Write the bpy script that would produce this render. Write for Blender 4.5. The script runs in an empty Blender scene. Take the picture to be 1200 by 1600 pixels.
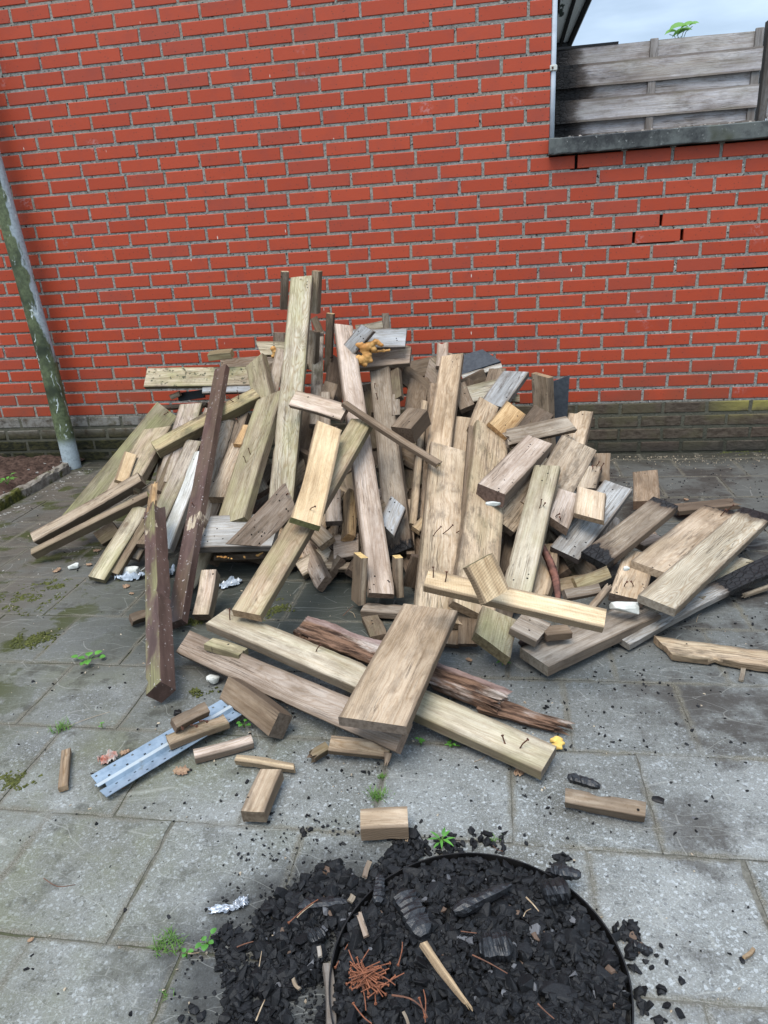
import bpy, bmesh, math, random
import numpy as np
from mathutils import Vector, Matrix, noise as mnoise

# ------------------------------------------------------------------ camera, world, sun, exposure
scn = bpy.context.scene
COL = scn.collection
F_PX, PITCH, ROLL, YAW = 1110.0, 0.363685, -0.063115, -0.167659     # solved from the brick courses and the drainpipe
CAM = np.array([0.41355, -3.87600, 1.16020])

def _axes():
    cy, sy, cp, sp = math.cos(YAW), math.sin(YAW), math.cos(PITCH), math.sin(PITCH)
    fwd = np.array([sy * cp, cy * cp, -sp]); right = np.array([cy, -sy, 0.0]); up = np.cross(right, fwd)
    c, s = math.cos(ROLL), math.sin(ROLL)
    return np.array([c * right + s * up, s * right - c * up, fwd])
AX = _axes()                                                        # rows: right, down, forward
cam_data = bpy.data.cameras.new("camera"); cam = bpy.data.objects.new("camera", cam_data); COL.objects.link(cam)
cam_data.sensor_fit = 'VERTICAL'; cam_data.sensor_height = 24.0; cam_data.lens = 24.0 * F_PX / 1600.0
cam_data.clip_start = 0.05; cam_data.clip_end = 500.0
m = Matrix.Identity(4)
for i in range(3):
    m[i][0] = AX[0][i]; m[i][1] = -AX[1][i]; m[i][2] = -AX[2][i]; m[i][3] = CAM[i]
cam.matrix_world = m
scn.camera = cam

world = bpy.data.worlds.new("World"); scn.world = world; world.use_nodes = True
wn, wl = world.node_tree.nodes, world.node_tree.links
for n in list(wn): wn.remove(n)
SUN_EL, SUN_AZ = math.radians(66), math.radians(200)
w_out = wn.new('ShaderNodeOutputWorld'); w_bg = wn.new('ShaderNodeBackground')
w_sky = wn.new('ShaderNodeTexSky'); w_sky.sky_type = 'NISHITA'; w_sky.sun_disc = False
w_sky.sun_elevation = SUN_EL; w_sky.sun_rotation = SUN_AZ; w_sky.air_density = 1.0; w_sky.dust_density = 1.5
w_tc = wn.new('ShaderNodeTexCoord'); w_map = wn.new('ShaderNodeMapping'); w_map.inputs['Scale'].default_value = (1.2, 1.2, 5.0)
w_no = wn.new('ShaderNodeTexNoise'); w_no.inputs['Scale'].default_value = 2.2; w_no.inputs['Detail'].default_value = 6
w_cr = wn.new('ShaderNodeValToRGB'); w_cr.color_ramp.elements[0].color = (.42, .42, .42, 1); w_cr.color_ramp.elements[0].position = .42; w_cr.color_ramp.elements[1].position = .64
w_mix = wn.new('ShaderNodeMixRGB'); w_mix.inputs[2].default_value = (7.2, 8.9, 10.9, 1)
wl.new(w_tc.outputs['Generated'], w_map.inputs[0]); wl.new(w_map.outputs[0], w_no.inputs['Vector'])
wl.new(w_no.outputs['Fac'], w_cr.inputs[0]); wl.new(w_cr.outputs[0], w_mix.inputs[0])
w_sep = wn.new('ShaderNodeSeparateXYZ'); w_mr = wn.new('ShaderNodeMapRange'); w_mul = wn.new('ShaderNodeVectorMath'); w_mul.operation = 'SCALE'
w_mr.inputs[1].default_value = .22; w_mr.inputs[2].default_value = 1.0; w_mr.inputs[3].default_value = 1.18; w_mr.inputs[4].default_value = 2.7   # overcast: brighter overhead
wl.new(w_tc.outputs['Generated'], w_sep.inputs[0]); wl.new(w_sep.outputs[2], w_mr.inputs[0])
wl.new(w_sky.outputs[0], w_mix.inputs[1]); wl.new(w_mix.outputs[0], w_mul.inputs[0]); wl.new(w_mr.outputs[0], w_mul.inputs['Scale']); wl.new(w_mul.outputs[0], w_bg.inputs['Color'])
w_bg.inputs['Strength'].default_value = 0.088
wl.new(w_bg.outputs[0], w_out.inputs[0])

sun_d = bpy.data.lights.new("sun", 'SUN'); sun_d.energy = 2.7; sun_d.angle = math.radians(35); sun_d.color = (1, .93, .83)
sun = bpy.data.objects.new("sun", sun_d); COL.objects.link(sun)
sd = Vector((math.sin(SUN_AZ) * math.cos(SUN_EL), math.cos(SUN_AZ) * math.cos(SUN_EL), math.sin(SUN_EL)))   # towards the sun
sun.rotation_euler = sd.to_track_quat('Z', 'Y').to_euler()
sun.location = (0, -6, 8)
scn.view_settings.view_transform = 'Standard'; scn.view_settings.look = 'None'
scn.view_settings.exposure = 0.26; scn.view_settings.gamma = 1.0
scn.render.engine = 'CYCLES'
scn.cycles.max_bounces = 4; scn.cycles.diffuse_bounces = 1

# ------------------------------------------------------------------ geometry helpers
def ray(px, py):
    return AX.T @ np.array([(px - 600.0) / F_PX, (py - 800.0) / F_PX, 1.0])
def at_z(px, py, z):
    d = ray(px, py); return CAM + d * ((z - CAM[2]) / d[2])
def at_y(px, py, y):
    d = ray(px, py); return CAM + d * ((y - CAM[1]) / d[1])
def heap(x, y):                                                     # rough surface the lower planks of the heap rest on
    a = .74 * (1 - (-y - .25) / 1.33) if y < -.25 else .74
    dx = (x - .30) if x > .30 else ((-.72 - x) if x < -.72 else 0.0)
    b = .84 - (.78 if x > .3 else .62) * dx
    return min(a, b)
def at_heap(px, py, layer=0.0):
    d = ray(px, py); d = d / np.linalg.norm(d); t = 1.2
    while t < 7:
        p = CAM + d * t
        if p[2] <= heap(p[0], p[1]) or p[2] < .02 or p[1] > -.06: break
        t += .01
    return CAM + d * (t - layer * .042)

def new_obj(name, me, parent=None, mat=None):
    o = bpy.data.objects.new(name, me); COL.objects.link(o)
    if parent is not None: o.parent = parent
    if mat is not None:
        if not me.materials: me.materials.append(mat)
    return o
def tag(o, label=None, cat=None, group=None, kind=None):
    if label: o['label'] = label
    if cat: o['category'] = cat
    if group: o['group'] = group
    if kind: o['kind'] = kind
    return o
def mesh_from(name, verts, faces, smooth=False):
    me = bpy.data.meshes.new(name); me.from_pydata([tuple(v) for v in verts], [], faces); me.update()
    if smooth:
        me.polygons.foreach_set('use_smooth', [True] * len(me.polygons))
    return me
def empty(name, loc=(0, 0, 0)):
    o = bpy.data.objects.new(name, None); COL.objects.link(o); o.location = loc; o.empty_display_size = .05
    return o

class MB:
    """collects shapes into one mesh"""
    def __init__(s): s.v = []; s.f = []
    def add(s, vs, fs):
        b = len(s.v); s.v += [tuple(v) for v in vs]; s.f += [tuple(i + b for i in f) for f in fs]
    def box(s, x0, x1, y0, y1, z0, z1, bev=0.0):
        if bev <= 0:
            vs = [(x, y, z) for x in (x0, x1) for y in (y0, y1) for z in (z0, z1)]
            s.add(vs, [(0, 1, 3, 2), (4, 6, 7, 5), (0, 4, 5, 1), (2, 3, 7, 6), (0, 2, 6, 4), (1, 5, 7, 3)])
        else:
            bm = bmesh.new(); bmesh.ops.create_cube(bm, size=1)
            for v in bm.verts:
                v.co = Vector(((x0 + x1) / 2 + v.co.x * (x1 - x0), (y0 + y1) / 2 + v.co.y * (y1 - y0), (z0 + z1) / 2 + v.co.z * (z1 - z0)))
            bmesh.ops.bevel(bm, geom=bm.edges[:], offset=bev, segments=1, affect='EDGES')
            bm.verts.index_update(); s.add([v.co[:] for v in bm.verts], [[v.index for v in f.verts] for f in bm.faces]); bm.free()
    def tube(s, pts, r, n=8, r2=None, caps=True):
        pts = [Vector(p) for p in pts]; rings = []
        for i, p in enumerate(pts):
            d = (pts[min(i + 1, len(pts) - 1)] - pts[max(i - 1, 0)]).normalized()
            u = d.orthogonal().normalized() if i == 0 else (u - d * u.dot(d)).normalized()
            w = d.cross(u); k = i / max(1, len(pts) - 1); rr = r if r2 is None else r + (r2 - r) * k
            if isinstance(r, (list, tuple)): rr = r[i]
            rings.append([p + (u * math.cos(a) + w * math.sin(a)) * rr for a in [2 * math.pi * j / n for j in range(n)]])
        vs = [v for rg in rings for v in rg]; fs = []
        for i in range(len(pts) - 1):
            for j in range(n):
                fs.append((i * n + j, i * n + (j + 1) % n, (i + 1) * n + (j + 1) % n, (i + 1) * n + j))
        if caps: fs += [tuple(range(n))[::-1], tuple(range((len(pts) - 1) * n, len(pts) * n))]
        s.add(vs, fs)
    def build(s, name, mat=None, parent=None, smooth=False):
        return new_obj(name, mesh_from(name, s.v, s.f, smooth), parent, mat)

# ------------------------------------------------------------------ material helpers
class NT:
    def __init__(s, name):
        s.m = bpy.data.materials.new(name); s.m.use_nodes = True; s.n = s.m.node_tree.nodes; s.l = s.m.node_tree.links
        for x in list(s.n): s.n.remove(x)
        s.out = s.n.new('ShaderNodeOutputMaterial'); s.b = s.n.new('ShaderNodeBsdfPrincipled')
        s.l.new(s.b.outputs[0], s.out.inputs['Surface'])
    def _in(s, sock, v):
        if v is None: return
        if isinstance(v, bpy.types.NodeSocket): s.l.new(v, sock)
        elif isinstance(v, (tuple, list)):
            v = tuple(v)
            if sock.type == 'RGBA' and len(v) == 3: v = v + (1,)
            sock.default_value = v
        else: sock.default_value = v
    def coord(s, kind='Object'): return s.n.new('ShaderNodeTexCoord').outputs[kind]
    def pos(s): return s.n.new('ShaderNodeNewGeometry').outputs['Position']
    def island(s): return s.n.new('ShaderNodeNewGeometry').outputs['Random Per Island']
    def attr(s, name, vec=False):
        a = s.n.new('ShaderNodeAttribute'); a.attribute_type = 'OBJECT'; a.attribute_name = name
        return a.outputs['Vector' if vec else 'Fac']
    def math(s, op, a, b=None, c=None, clamp=False):
        n = s.n.new('ShaderNodeMath'); n.operation = op; n.use_clamp = clamp
        s._in(n.inputs[0], a); s._in(n.inputs[1], b); s._in(n.inputs[2], c); return n.outputs[0]
    def vmath(s, op, a, b=None):
        n = s.n.new('ShaderNodeVectorMath'); n.operation = op
        s._in(n.inputs[0], a); s._in(n.inputs[1], b); return n.outputs[0]
    def sep(s, v):
        n = s.n.new('ShaderNodeSeparateXYZ'); s._in(n.inputs[0], v); return n.outputs
    def comb(s, x, y, z):
        n = s.n.new('ShaderNodeCombineXYZ'); s._in(n.inputs[0], x); s._in(n.inputs[1], y); s._in(n.inputs[2], z); return n.outputs[0]
    def noise(s, v, scale=5, detail=4, rough=.55, out='Fac', dist=0):
        n = s.n.new('ShaderNodeTexNoise'); s._in(n.inputs['Vector'], v); s._in(n.inputs['Scale'], scale)
        n.inputs['Detail'].default_value = detail; n.inputs['Roughness'].default_value = rough; n.inputs['Distortion'].default_value = dist
        return n.outputs[out]
    def voro(s, v, scale=5, feature='F1', out='Distance', rnd=1.0):
        n = s.n.new('ShaderNodeTexVoronoi'); n.feature = feature; s._in(n.inputs['Vector'], v); s._in(n.inputs['Scale'], scale)
        n.inputs['Randomness'].default_value = rnd; return n.outputs[out]
    def ramp(s, v, lo, hi, to0=0.0, to1=1.0, smooth=True):
        n = s.n.new('ShaderNodeMapRange'); n.interpolation_type = 'SMOOTHSTEP' if smooth else 'LINEAR'
        s._in(n.inputs[0], v); s._in(n.inputs[1], lo); s._in(n.inputs[2], hi); n.inputs[3].default_value = to0; n.inputs[4].default_value = to1
        return n.outputs[0]
    def mix(s, f, a, b, mode='MIX'):
        n = s.n.new('ShaderNodeMixRGB'); n.blend_type = mode
        s._in(n.inputs[0], f); s._in(n.inputs[1], a); s._in(n.inputs[2], b); return n.outputs[0]
    def bump(s, h, strength=.5, dist=.002, normal=None):
        n = s.n.new('ShaderNodeBump'); n.inputs['Strength'].default_value = strength; n.inputs['Distance'].default_value = dist
        s._in(n.inputs['Height'], h)
        if normal is not None: s.l.new(normal, n.inputs['Normal'])
        return n.outputs[0]
    def done(s, color=None, rough=.8, normal=None, spec=.3, metal=0.0):
        s._in(s.b.inputs['Base Color'], color); s._in(s.b.inputs['Roughness'], rough)
        s._in(s.b.inputs['Specular IOR Level'], spec); s._in(s.b.inputs['Metallic'], metal)
        if normal is not None: s.l.new(normal, s.b.inputs['Normal'])
        return s.m

def wood_material():
    t = NT('weathered_timber'); C = t.coord('Object'); seed = t.attr('seed')
    off = t.comb(t.math('MULTIPLY', seed, 7.31), t.math('MULTIPLY', seed, 3.77), t.math('MULTIPLY', seed, 1.93))
    P = t.vmath('ADD', C, off); X, Y, Z = t.sep(C)[0:3]
    stretched = t.vmath('MULTIPLY', P, (1.0, 4.0, 4.0))
    w1 = t.noise(stretched, 2.6, 3); w2 = t.noise(t.vmath('ADD', stretched, (9.1, 4.2, 1.7)), 2.6, 3)
    kc = t.vmath('MULTIPLY', P, (1.0, 1.5, 0.15))                                    # knots
    kd = t.voro(kc, 4.3); kcol = t.sep(t.voro(kc, 4.3, out='Color'))[0]
    kon = t.math('GREATER_THAN', kcol, .45)
    kr = t.math('MULTIPLY', kon, t.math('POWER', t.ramp(kd, .0, .5, 1.0, 0.0, smooth=False), 2.0))
    py = t.math('ADD', Y, t.math('MULTIPLY_ADD', w1, .07, -.055)); pz = t.math('ADD', Z, t.math('MULTIPLY_ADD', w2, .06, .012))
    r = t.math('SQRT', t.math('ADD', t.math('MULTIPLY', py, py), t.math('MULTIPLY', pz, pz)))
    ph = t.math('ADD', t.math('MULTIPLY', r, 1500.0), t.math('MULTIPLY', kr, 30.0))
    ph = t.math('ADD', ph, t.math('MULTIPLY', t.noise(t.vmath('MULTIPLY', P, (3, 26, 26)), 2.0, 2), 1.6))
    ring = t.math('MULTIPLY_ADD', t.math('SINE', ph), .5, .5); ring = t.math('POWER', ring, 2.6)
    fib = t.noise(t.vmath('MULTIPLY', P, (5.0, 190.0, 190.0)), 1.0, 5, .65)
    fib2 = t.noise(t.vmath('MULTIPLY', P, (2.2, 62.0, 62.0)), 1.0, 4, .6)
    cA, cB = t.attr('tone_a', True), t.attr('tone_b', True)
    big = t.noise(t.vmath('MULTIPLY', P, (2.0, 7.0, 7.0)), 1.6, 5, .6)
    base = t.mix(t.ramp(big, .34, .66), cA, cB)
    dk = t.math('ADD', t.math('MULTIPLY', ring, t.attr('ringy')), t.math('MULTIPLY', t.ramp(fib, .42, .66), .45), clamp=True)
    base = t.mix(dk, base, t.mix(1.0, base, (.66, .57, .47), 'MULTIPLY'))
    base = t.mix(t.math('MULTIPLY', t.ramp(fib2, .46, .72), .5), base, t.mix(1.0, base, (.62, .58, .54), 'MULTIPLY'))
    base = t.mix(t.math('MULTIPLY', t.ramp(fib2, .5, .28), .35), base, t.mix(1.0, base, (1.35, 1.32, 1.28), 'MULTIPLY'))
    kdark = t.math('MULTIPLY', kon, t.ramp(kd, .03, .085, 1.0, 0.0))
    base = t.mix(t.math('MULTIPLY', kdark, .55), base, (.15, .08, .04))
    ck = t.noise(t.vmath('ADD', t.vmath('MULTIPLY', P, (2.6, 75.0, 75.0)), (5, 5, 5)), 1.0, 3, .5); ckm = t.noise(t.vmath('MULTIPLY', P, (2.0, 6.0, 6.0)), 1.2, 2)
    crackm = t.math('MULTIPLY', t.ramp(t.math('ABSOLUTE', t.math('SUBTRACT', ck, .5)), .0, .018, 1, 0), t.ramp(ckm, .50, .58))
    base = t.mix(t.math('MULTIPLY', crackm, .55), base, (.05, .036, .026))
    grime = t.noise(t.vmath('MULTIPLY', P, (3.0, 10.0, 10.0)), 1.0, 8, .72)
    base = t.mix(t.math('MULTIPLY', t.ramp(grime, .42, .62), .62), base, t.mix(1.0, base, (.55, .50, .44), 'MULTIPLY'))
    spk = t.noise(P, 230, 3, .7); base = t.mix(t.math('MULTIPLY', t.ramp(spk, .56, .68), .35), base, t.mix(1.0, base, (.45, .40, .34), 'MULTIPLY'))
    rim = t.math('SUBTRACT', t.math('MULTIPLY', t.attr('wide'), .5), t.math('ABSOLUTE', Y))                  # worn, dirty arrises
    base = t.mix(t.math('MULTIPLY', t.ramp(t.math('ADD', rim, t.math('MULTIPLY', grime, -.008)), .0, .0065, 1, 0), .6), base, (.12, .085, .058))
    # dirt blotches and streaks
    dn = t.noise(t.vmath('MULTIPLY', P, (5.5, 13.0, 13.0)), 1.7, 7, .68)
    dirt = t.math('MULTIPLY', t.ramp(dn, .48, .66), t.attr('dirt'))
    base = t.mix(dirt, base, (.075, .055, .04))
    # algae
    an = t.noise(t.vmath('ADD', t.vmath('MULTIPLY', P, (3.2, 8.0, 8.0)), (3.3, 8.8, 0)), 1.5, 6, .6)
    alg = t.math('MULTIPLY', t.ramp(an, .38, .70), t.math('MULTIPLY', t.attr('algae'), .8))
    base = t.mix(alg, base, t.mix(t.ramp(fib, .35, .7), (.37, .35, .17), (.20, .195, .085)))
    # lichen / black mould
    lic = t.math('MULTIPLY', t.ramp(t.noise(P, 34, 6, .75), .56, .62), t.attr('lichen'))
    base = t.mix(lic, base, (.035, .04, .025))
    # drill and nail holes close to both ends
    half = t.math('MULTIPLY', t.attr('span'), .5); ax = t.math('ABSOLUTE', X)
    near = t.ramp(t.math('SUBTRACT', half, ax), .08, .11, 1.0, 0.0)
    hv = t.vmath('MULTIPLY', P, (1, 1, .02)); hd = t.voro(hv, 52); hc = t.sep(t.voro(hv, 52, out='Color'))
    hole = t.math('MULTIPLY', t.math('MULTIPLY', t.ramp(hd, .13, .19, 1.0, 0.0), t.math('GREATER_THAN', t.attr('holes'), hc[0])), near)
    base = t.mix(hole, base, (.008, .006, .005))
    sidem = t.ramp(t.math('ABSOLUTE', t.sep(t.coord('Normal'))[1]), .6, .8)       # narrow sides painted darker, shade of light from above
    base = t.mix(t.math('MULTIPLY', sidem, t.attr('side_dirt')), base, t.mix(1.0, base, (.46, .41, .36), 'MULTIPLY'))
    # end grain: weathered ends go darker, sawn ends paler
    nx = t.math('ABSOLUTE', t.sep(t.coord('Normal'))[0]); endm = t.ramp(nx, .6, .8)
    endc = t.attr('end_tone', True)
    base = t.mix(endm, base, t.mix(t.math('MULTIPLY', t.ramp(t.noise(P, 90, 4), .35, .7), .6), endc, t.mix(1.0, endc, (.35, .3, .25), 'MULTIPLY')))
    # charred ends
    ca_ = t.math('SUBTRACT', t.attr('char_a'), t.math('MULTIPLY', t.math('LESS_THAN', t.attr('char_a'), .001), .5))
    cb_ = t.math('SUBTRACT', t.attr('char_b'), t.math('MULTIPLY', t.math('LESS_THAN', t.attr('char_b'), .001), .5))
    cn = t.math('MULTIPLY_ADD', t.noise(t.vmath('MULTIPLY', P, (9, 22, 22)), 1.3, 5, .65), .13, -.065)
    c1 = t.ramp(t.math('ADD', t.math('ADD', X, half), cn), t.math('SUBTRACT', ca_, t.attr('fade')), t.math('ADD', ca_, t.attr('fade')), 1.0, 0.0)
    c2 = t.ramp(t.math('ADD', t.math('SUBTRACT', half, X), cn), t.math('SUBTRACT', cb_, .008), t.math('ADD', cb_, .008), 1.0, 0.0)
    ch = t.math('MAXIMUM', c1, c2)
    scorch = t.math('MAXIMUM', t.ramp(t.math('ADD', t.math('ADD', X, half), cn), ca_, t.math('ADD', ca_, .06), .75, 0.0),
                    t.ramp(t.math('ADD', t.math('SUBTRACT', half, X), cn), cb_, t.math('ADD', cb_, .06), .75, 0.0))
    anyc = t.math('GREATER_THAN', t.math('MAXIMUM', t.attr('char_a'), t.attr('char_b')), .001)
    base = t.mix(t.math('MULTIPLY', scorch, anyc), base, (.07, .045, .03))
    ch = t.math('MULTIPLY', ch, anyc)
    crk = t.voro(t.vmath('MULTIPLY', P, (1.0, 1.6, 1.6)), 38, feature='DISTANCE_TO_EDGE')
    base = t.mix(ch, base, t.mix(t.ramp(crk, .0, .12), (.004, .004, .004), (.016, .015, .015)))
    wn_ = t.noise(t.vmath('MULTIPLY', P, (7.0, 60.0, 60.0)), 1.0, 4, .6)
    h = t.math('ADD', t.math('ADD', t.math('MULTIPLY', fib, .8), t.math('MULTIPLY', ring, -.18)), t.math('MULTIPLY', wn_, .45))
    h = t.math('ADD', h, t.math('ADD', t.math('MULTIPLY', hole, -3.0), t.math('MULTIPLY', crackm, -1.2)))
    h = t.math('ADD', h, t.math('MULTIPLY', t.math('MULTIPLY', ch, t.ramp(crk, 0, .12)), 1.5))
    saw = t.math('MULTIPLY', t.math('SINE', t.math('ADD', t.math('MULTIPLY', X, 900.0), t.math('MULTIPLY', Y, 260.0))), t.attr('sawn'))
    h = t.math('ADD', h, t.math('MULTIPLY', saw, .45))
    return t.done(base, t.math('SUBTRACT', .88, t.math('MULTIPLY', ch, .35)), t.bump(h, .75, .0016), .25)

def paint_material():
    t = NT('flaking_brown_paint'); C = t.coord('Object'); seed = t.attr('seed')
    P = t.vmath('ADD', C, t.comb(t.math('MULTIPLY', seed, 5.3), t.math('MULTIPLY', seed, 2.7), 0.0)); X, Y, Z = t.sep(C)[0:3]
    n1 = t.noise(t.vmath('MULTIPLY', P, (4, 22, 22)), 1.4, 6, .65)
    fib = t.noise(t.vmath('MULTIPLY', P, (5, 170, 170)), 1, 4)
    paint = t.mix(t.ramp(n1, .35, .65), (.055, .031, .024), (.095, .056, .045))
    wood = t.mix(t.ramp(fib, .35, .7), (.46, .38, .28), (.20, .145, .09))
    half = t.math('MULTIPLY', t.attr('span'), .5)
    pk = t.attr('peel_at'); dist = t.math('ABSOLUTE', t.math('SUBTRACT', X, pk))
    zone = t.ramp(dist, t.math('MULTIPLY', t.attr('peel_len'), .6), t.attr('peel_len'), 1.0, 0.0)
    peel = t.ramp(t.math('ADD', n1, t.math('MULTIPLY', zone, .16)), .70, .74)
    c = t.mix(peel, paint, wood)
    # algae where the face looks up and sideways
    nrm = t.sep(t.coord('Normal'))[2]
    an = t.noise(t.vmath('MULTIPLY', P, (3, 9, 9)), 1.5, 6)
    alg = t.math('MULTIPLY', t.math('MULTIPLY', t.ramp(an, .42, .6), t.attr('algae')), t.ramp(nrm, .2, .7))
    c = t.mix(alg, c, t.mix(t.ramp(fib, .35, .7), (.24, .23, .10), (.12, .11, .05)))
    c = t.mix(t.ramp(t.noise(P, 90, 3), .66, .7), c, (.42, .38, .36))
    h = t.math('ADD', t.math('MULTIPLY', peel, -1.0), t.math('MULTIPLY', fib, .5))
    return t.done(c, t.math('ADD', .48, t.math('MULTIPLY', peel, .4)), t.bump(h, .6, .0012), .4)

def rotten_material():
    t = NT('rotten_timber'); C = t.coord('Object'); seed = t.attr('seed'); P = t.vmath('ADD', C, t.comb(seed, seed, 0.0)); X, Y, Z = t.sep(C)[0:3]
    n1 = t.noise(t.vmath('MULTIPLY', P, (6, 55, 55)), 1.2, 7, .7); n2 = t.noise(t.vmath('MULTIPLY', P, (4, 14, 14)), 1.3, 5, .65)
    c = t.mix(t.ramp(n1, .36, .62), (.035, .02, .014), (.22, .13, .085))
    c = t.mix(t.ramp(n2, .50, .66), c, t.mix(t.ramp(n1, .4, .6), (.20, .16, .13), (.50, .43, .38))); c = t.mix(t.ramp(n2, .38, .26), c, (.17, .075, .035))
    edge = t.ramp(Y, .018, .026)
    c = t.mix(t.math('MULTIPLY', edge, .8), c, t.mix(t.ramp(n1, .35, .65), (.16, .10, .085), (.30, .22, .20)))
    return t.done(c, .9, t.bump(t.math('ADD', n1, t.math('MULTIPLY', n2, .8)), 1.0, .008), .15)

def simple(name, a, b, scale=20, rough=.8, bump=.3, dist=.001, metal=0.0, spec=.3, detail=5):
    t = NT(name); C = t.coord('Object'); n = t.noise(C, scale, detail, .6)
    return t.done(t.mix(t.ramp(n, .35, .65), a, b), rough, t.bump(n, bump, dist), spec, metal)

def brick_material():
    t = NT('glazed_red_brick'); P = t.pos(); r = t.island(); X, Y, Z = t.sep(P)[0:3]
    c = t.mix(t.ramp(r, 0, 1, smooth=False), (.345, .045, .015), (.395, .056, .020))
    c = t.mix(t.math('MULTIPLY', t.math('GREATER_THAN', t.math('FRACT', t.math('MULTIPLY', r, 17.3)), .86), .45), c, (.29, .052, .030))
    n = t.noise(P, 9, 6, .6); c = t.mix(t.math('MULTIPLY', t.ramp(n, .45, .75), .35), c, (.20, .045, .035))
    fine = t.noise(t.vmath('MULTIPLY', P, (1, 1, 3)), 60, 5, .7); c = t.mix(t.math('MULTIPLY', t.ramp(fine, .52, .72), .4), c, (.22, .05, .035))
    # grimy low courses, pale bloom patches and white drips
    low = t.math('MULTIPLY', t.ramp(Z, .28, .60, 1.0, 0.0), t.ramp(t.noise(P, 3.1, 5), .38, .62)); c = t.mix(t.math('MULTIPLY', low, .45), c, (.115, .055, .032))
    bl = t.math('MULTIPLY', t.ramp(t.noise(P, 5.0, 3), .64, .74), t.ramp(t.noise(P, 70, 4), .45, .6)); c = t.mix(t.math('MULTIPLY', bl, .35), c, (.5, .33, .33))
    dv = t.vmath('MULTIPLY', P, (1.0, .02, .28)); dd = t.voro(dv, 24); dc = t.sep(t.voro(dv, 24, out='Color'))[0]
    c = t.mix(t.math('MULTIPLY', t.ramp(dd, .04, .075, 1, 0), t.math('GREATER_THAN', dc, .86)), c, (.62, .52, .44))
    sp = t.voro(P, 75); sc = t.sep(t.voro(P, 75, out='Color'))[1]; c = t.mix(t.math('MULTIPLY', t.ramp(sp, .12, .2, 1, 0), t.math('GREATER_THAN', sc, .93)), c, (.07, .03, .02))
    h = t.math('ADD', t.math('MULTIPLY', fine, .5), t.noise(P, 14, 3))
    return t.done(c, t.math('MULTIPLY_ADD', fine, .3, .42), t.bump(h, .35, .002), .35)

def plinth_material():
    t = NT('dark_plinth_brick'); P = t.pos(); r = t.island(); X, Y, Z = t.sep(P)[0:3]
    n = t.noise(t.vmath('MULTIPLY', P, (1, 1, 2)), 24, 6, .7); n2 = t.noise(P, 4, 5, .6)
    c = t.mix(t.ramp(n, .35, .65), (.035, .028, .020), (.10, .082, .062)); c = t.mix(t.math('MULTIPLY', r, .4), c, (.085, .052, .038))
    g = t.ramp(n2, .40, .62); c = t.mix(t.math('MULTIPLY', g, .55), c, t.mix(t.ramp(n, .4, .7), (.098, .090, .045), (.055, .056, .027)))
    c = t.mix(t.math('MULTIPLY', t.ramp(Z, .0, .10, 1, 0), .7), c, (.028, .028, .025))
    left = t.ramp(X, -1.25, -1.45)
    wash = t.math('MULTIPLY', t.math('MULTIPLY', left, t.ramp(Z, .15, .24)), t.ramp(t.noise(P, 16, 6, .7), .36, .58)); c = t.mix(wash, c, (.20, .19, .17))
    moss = t.math('MULTIPLY', t.math('MULTIPLY', left, t.ramp(Z, .23, .13)), t.ramp(t.noise(P, 8, 5), .28, .42)); c = t.mix(moss, c, t.mix(t.ramp(n, .4, .6), (.009, .010, .005), (.034, .032, .012)))
    ye = t.math('MULTIPLY', t.ramp(X, 1.45, 1.75), t.ramp(Z, .16, .26)); c = t.mix(t.math('MULTIPLY', ye, t.ramp(n2, .35, .55)), c, (.23, .20, .06))
    return t.done(c, .85, t.bump(t.math('ADD', n, t.math('MULTIPLY', moss, t.noise(P, 160, 3))), .9, .005), .2)

def mortar_material():
    t = NT('grey_mortar'); P = t.pos(); X, Y, Z = t.sep(P)[0:3]
    n = t.noise(P, 60, 6, .7); c = t.mix(t.ramp(n, .35, .65), (.17, .165, .15), (.32, .315, .29))
    bn = t.noise(P, 3.2, 4); c = t.mix(t.math('MULTIPLY', t.ramp(bn, .4, .65), .4), c, (.30, .26, .19))
    d = t.noise(t.vmath('ADD', P, (4, 4, 4)), 95, 3, .6); c = t.mix(t.ramp(d, .60, .66), c, (.02, .02, .02))
    w = t.math('MULTIPLY', t.ramp(t.noise(t.vmath('ADD', P, (1, 7, 4)), 80, 3), .66, .70), t.ramp(X, .0, 1.0)); c = t.mix(w, c, (.62, .6, .56))
    c = t.mix(t.math('MULTIPLY', t.ramp(Z, .285, .275), t.ramp(n, .2, .5, .6, .9)), c, (.075, .072, .05))
    c = t.mix(t.ramp(Z, .20, .02, 0, .8), c, (.04, .04, .03))
    return t.done(c, .95, t.bump(t.math('ADD', n, t.math('MULTIPLY', d, .8)), 1.0, .005), .1)

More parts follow.
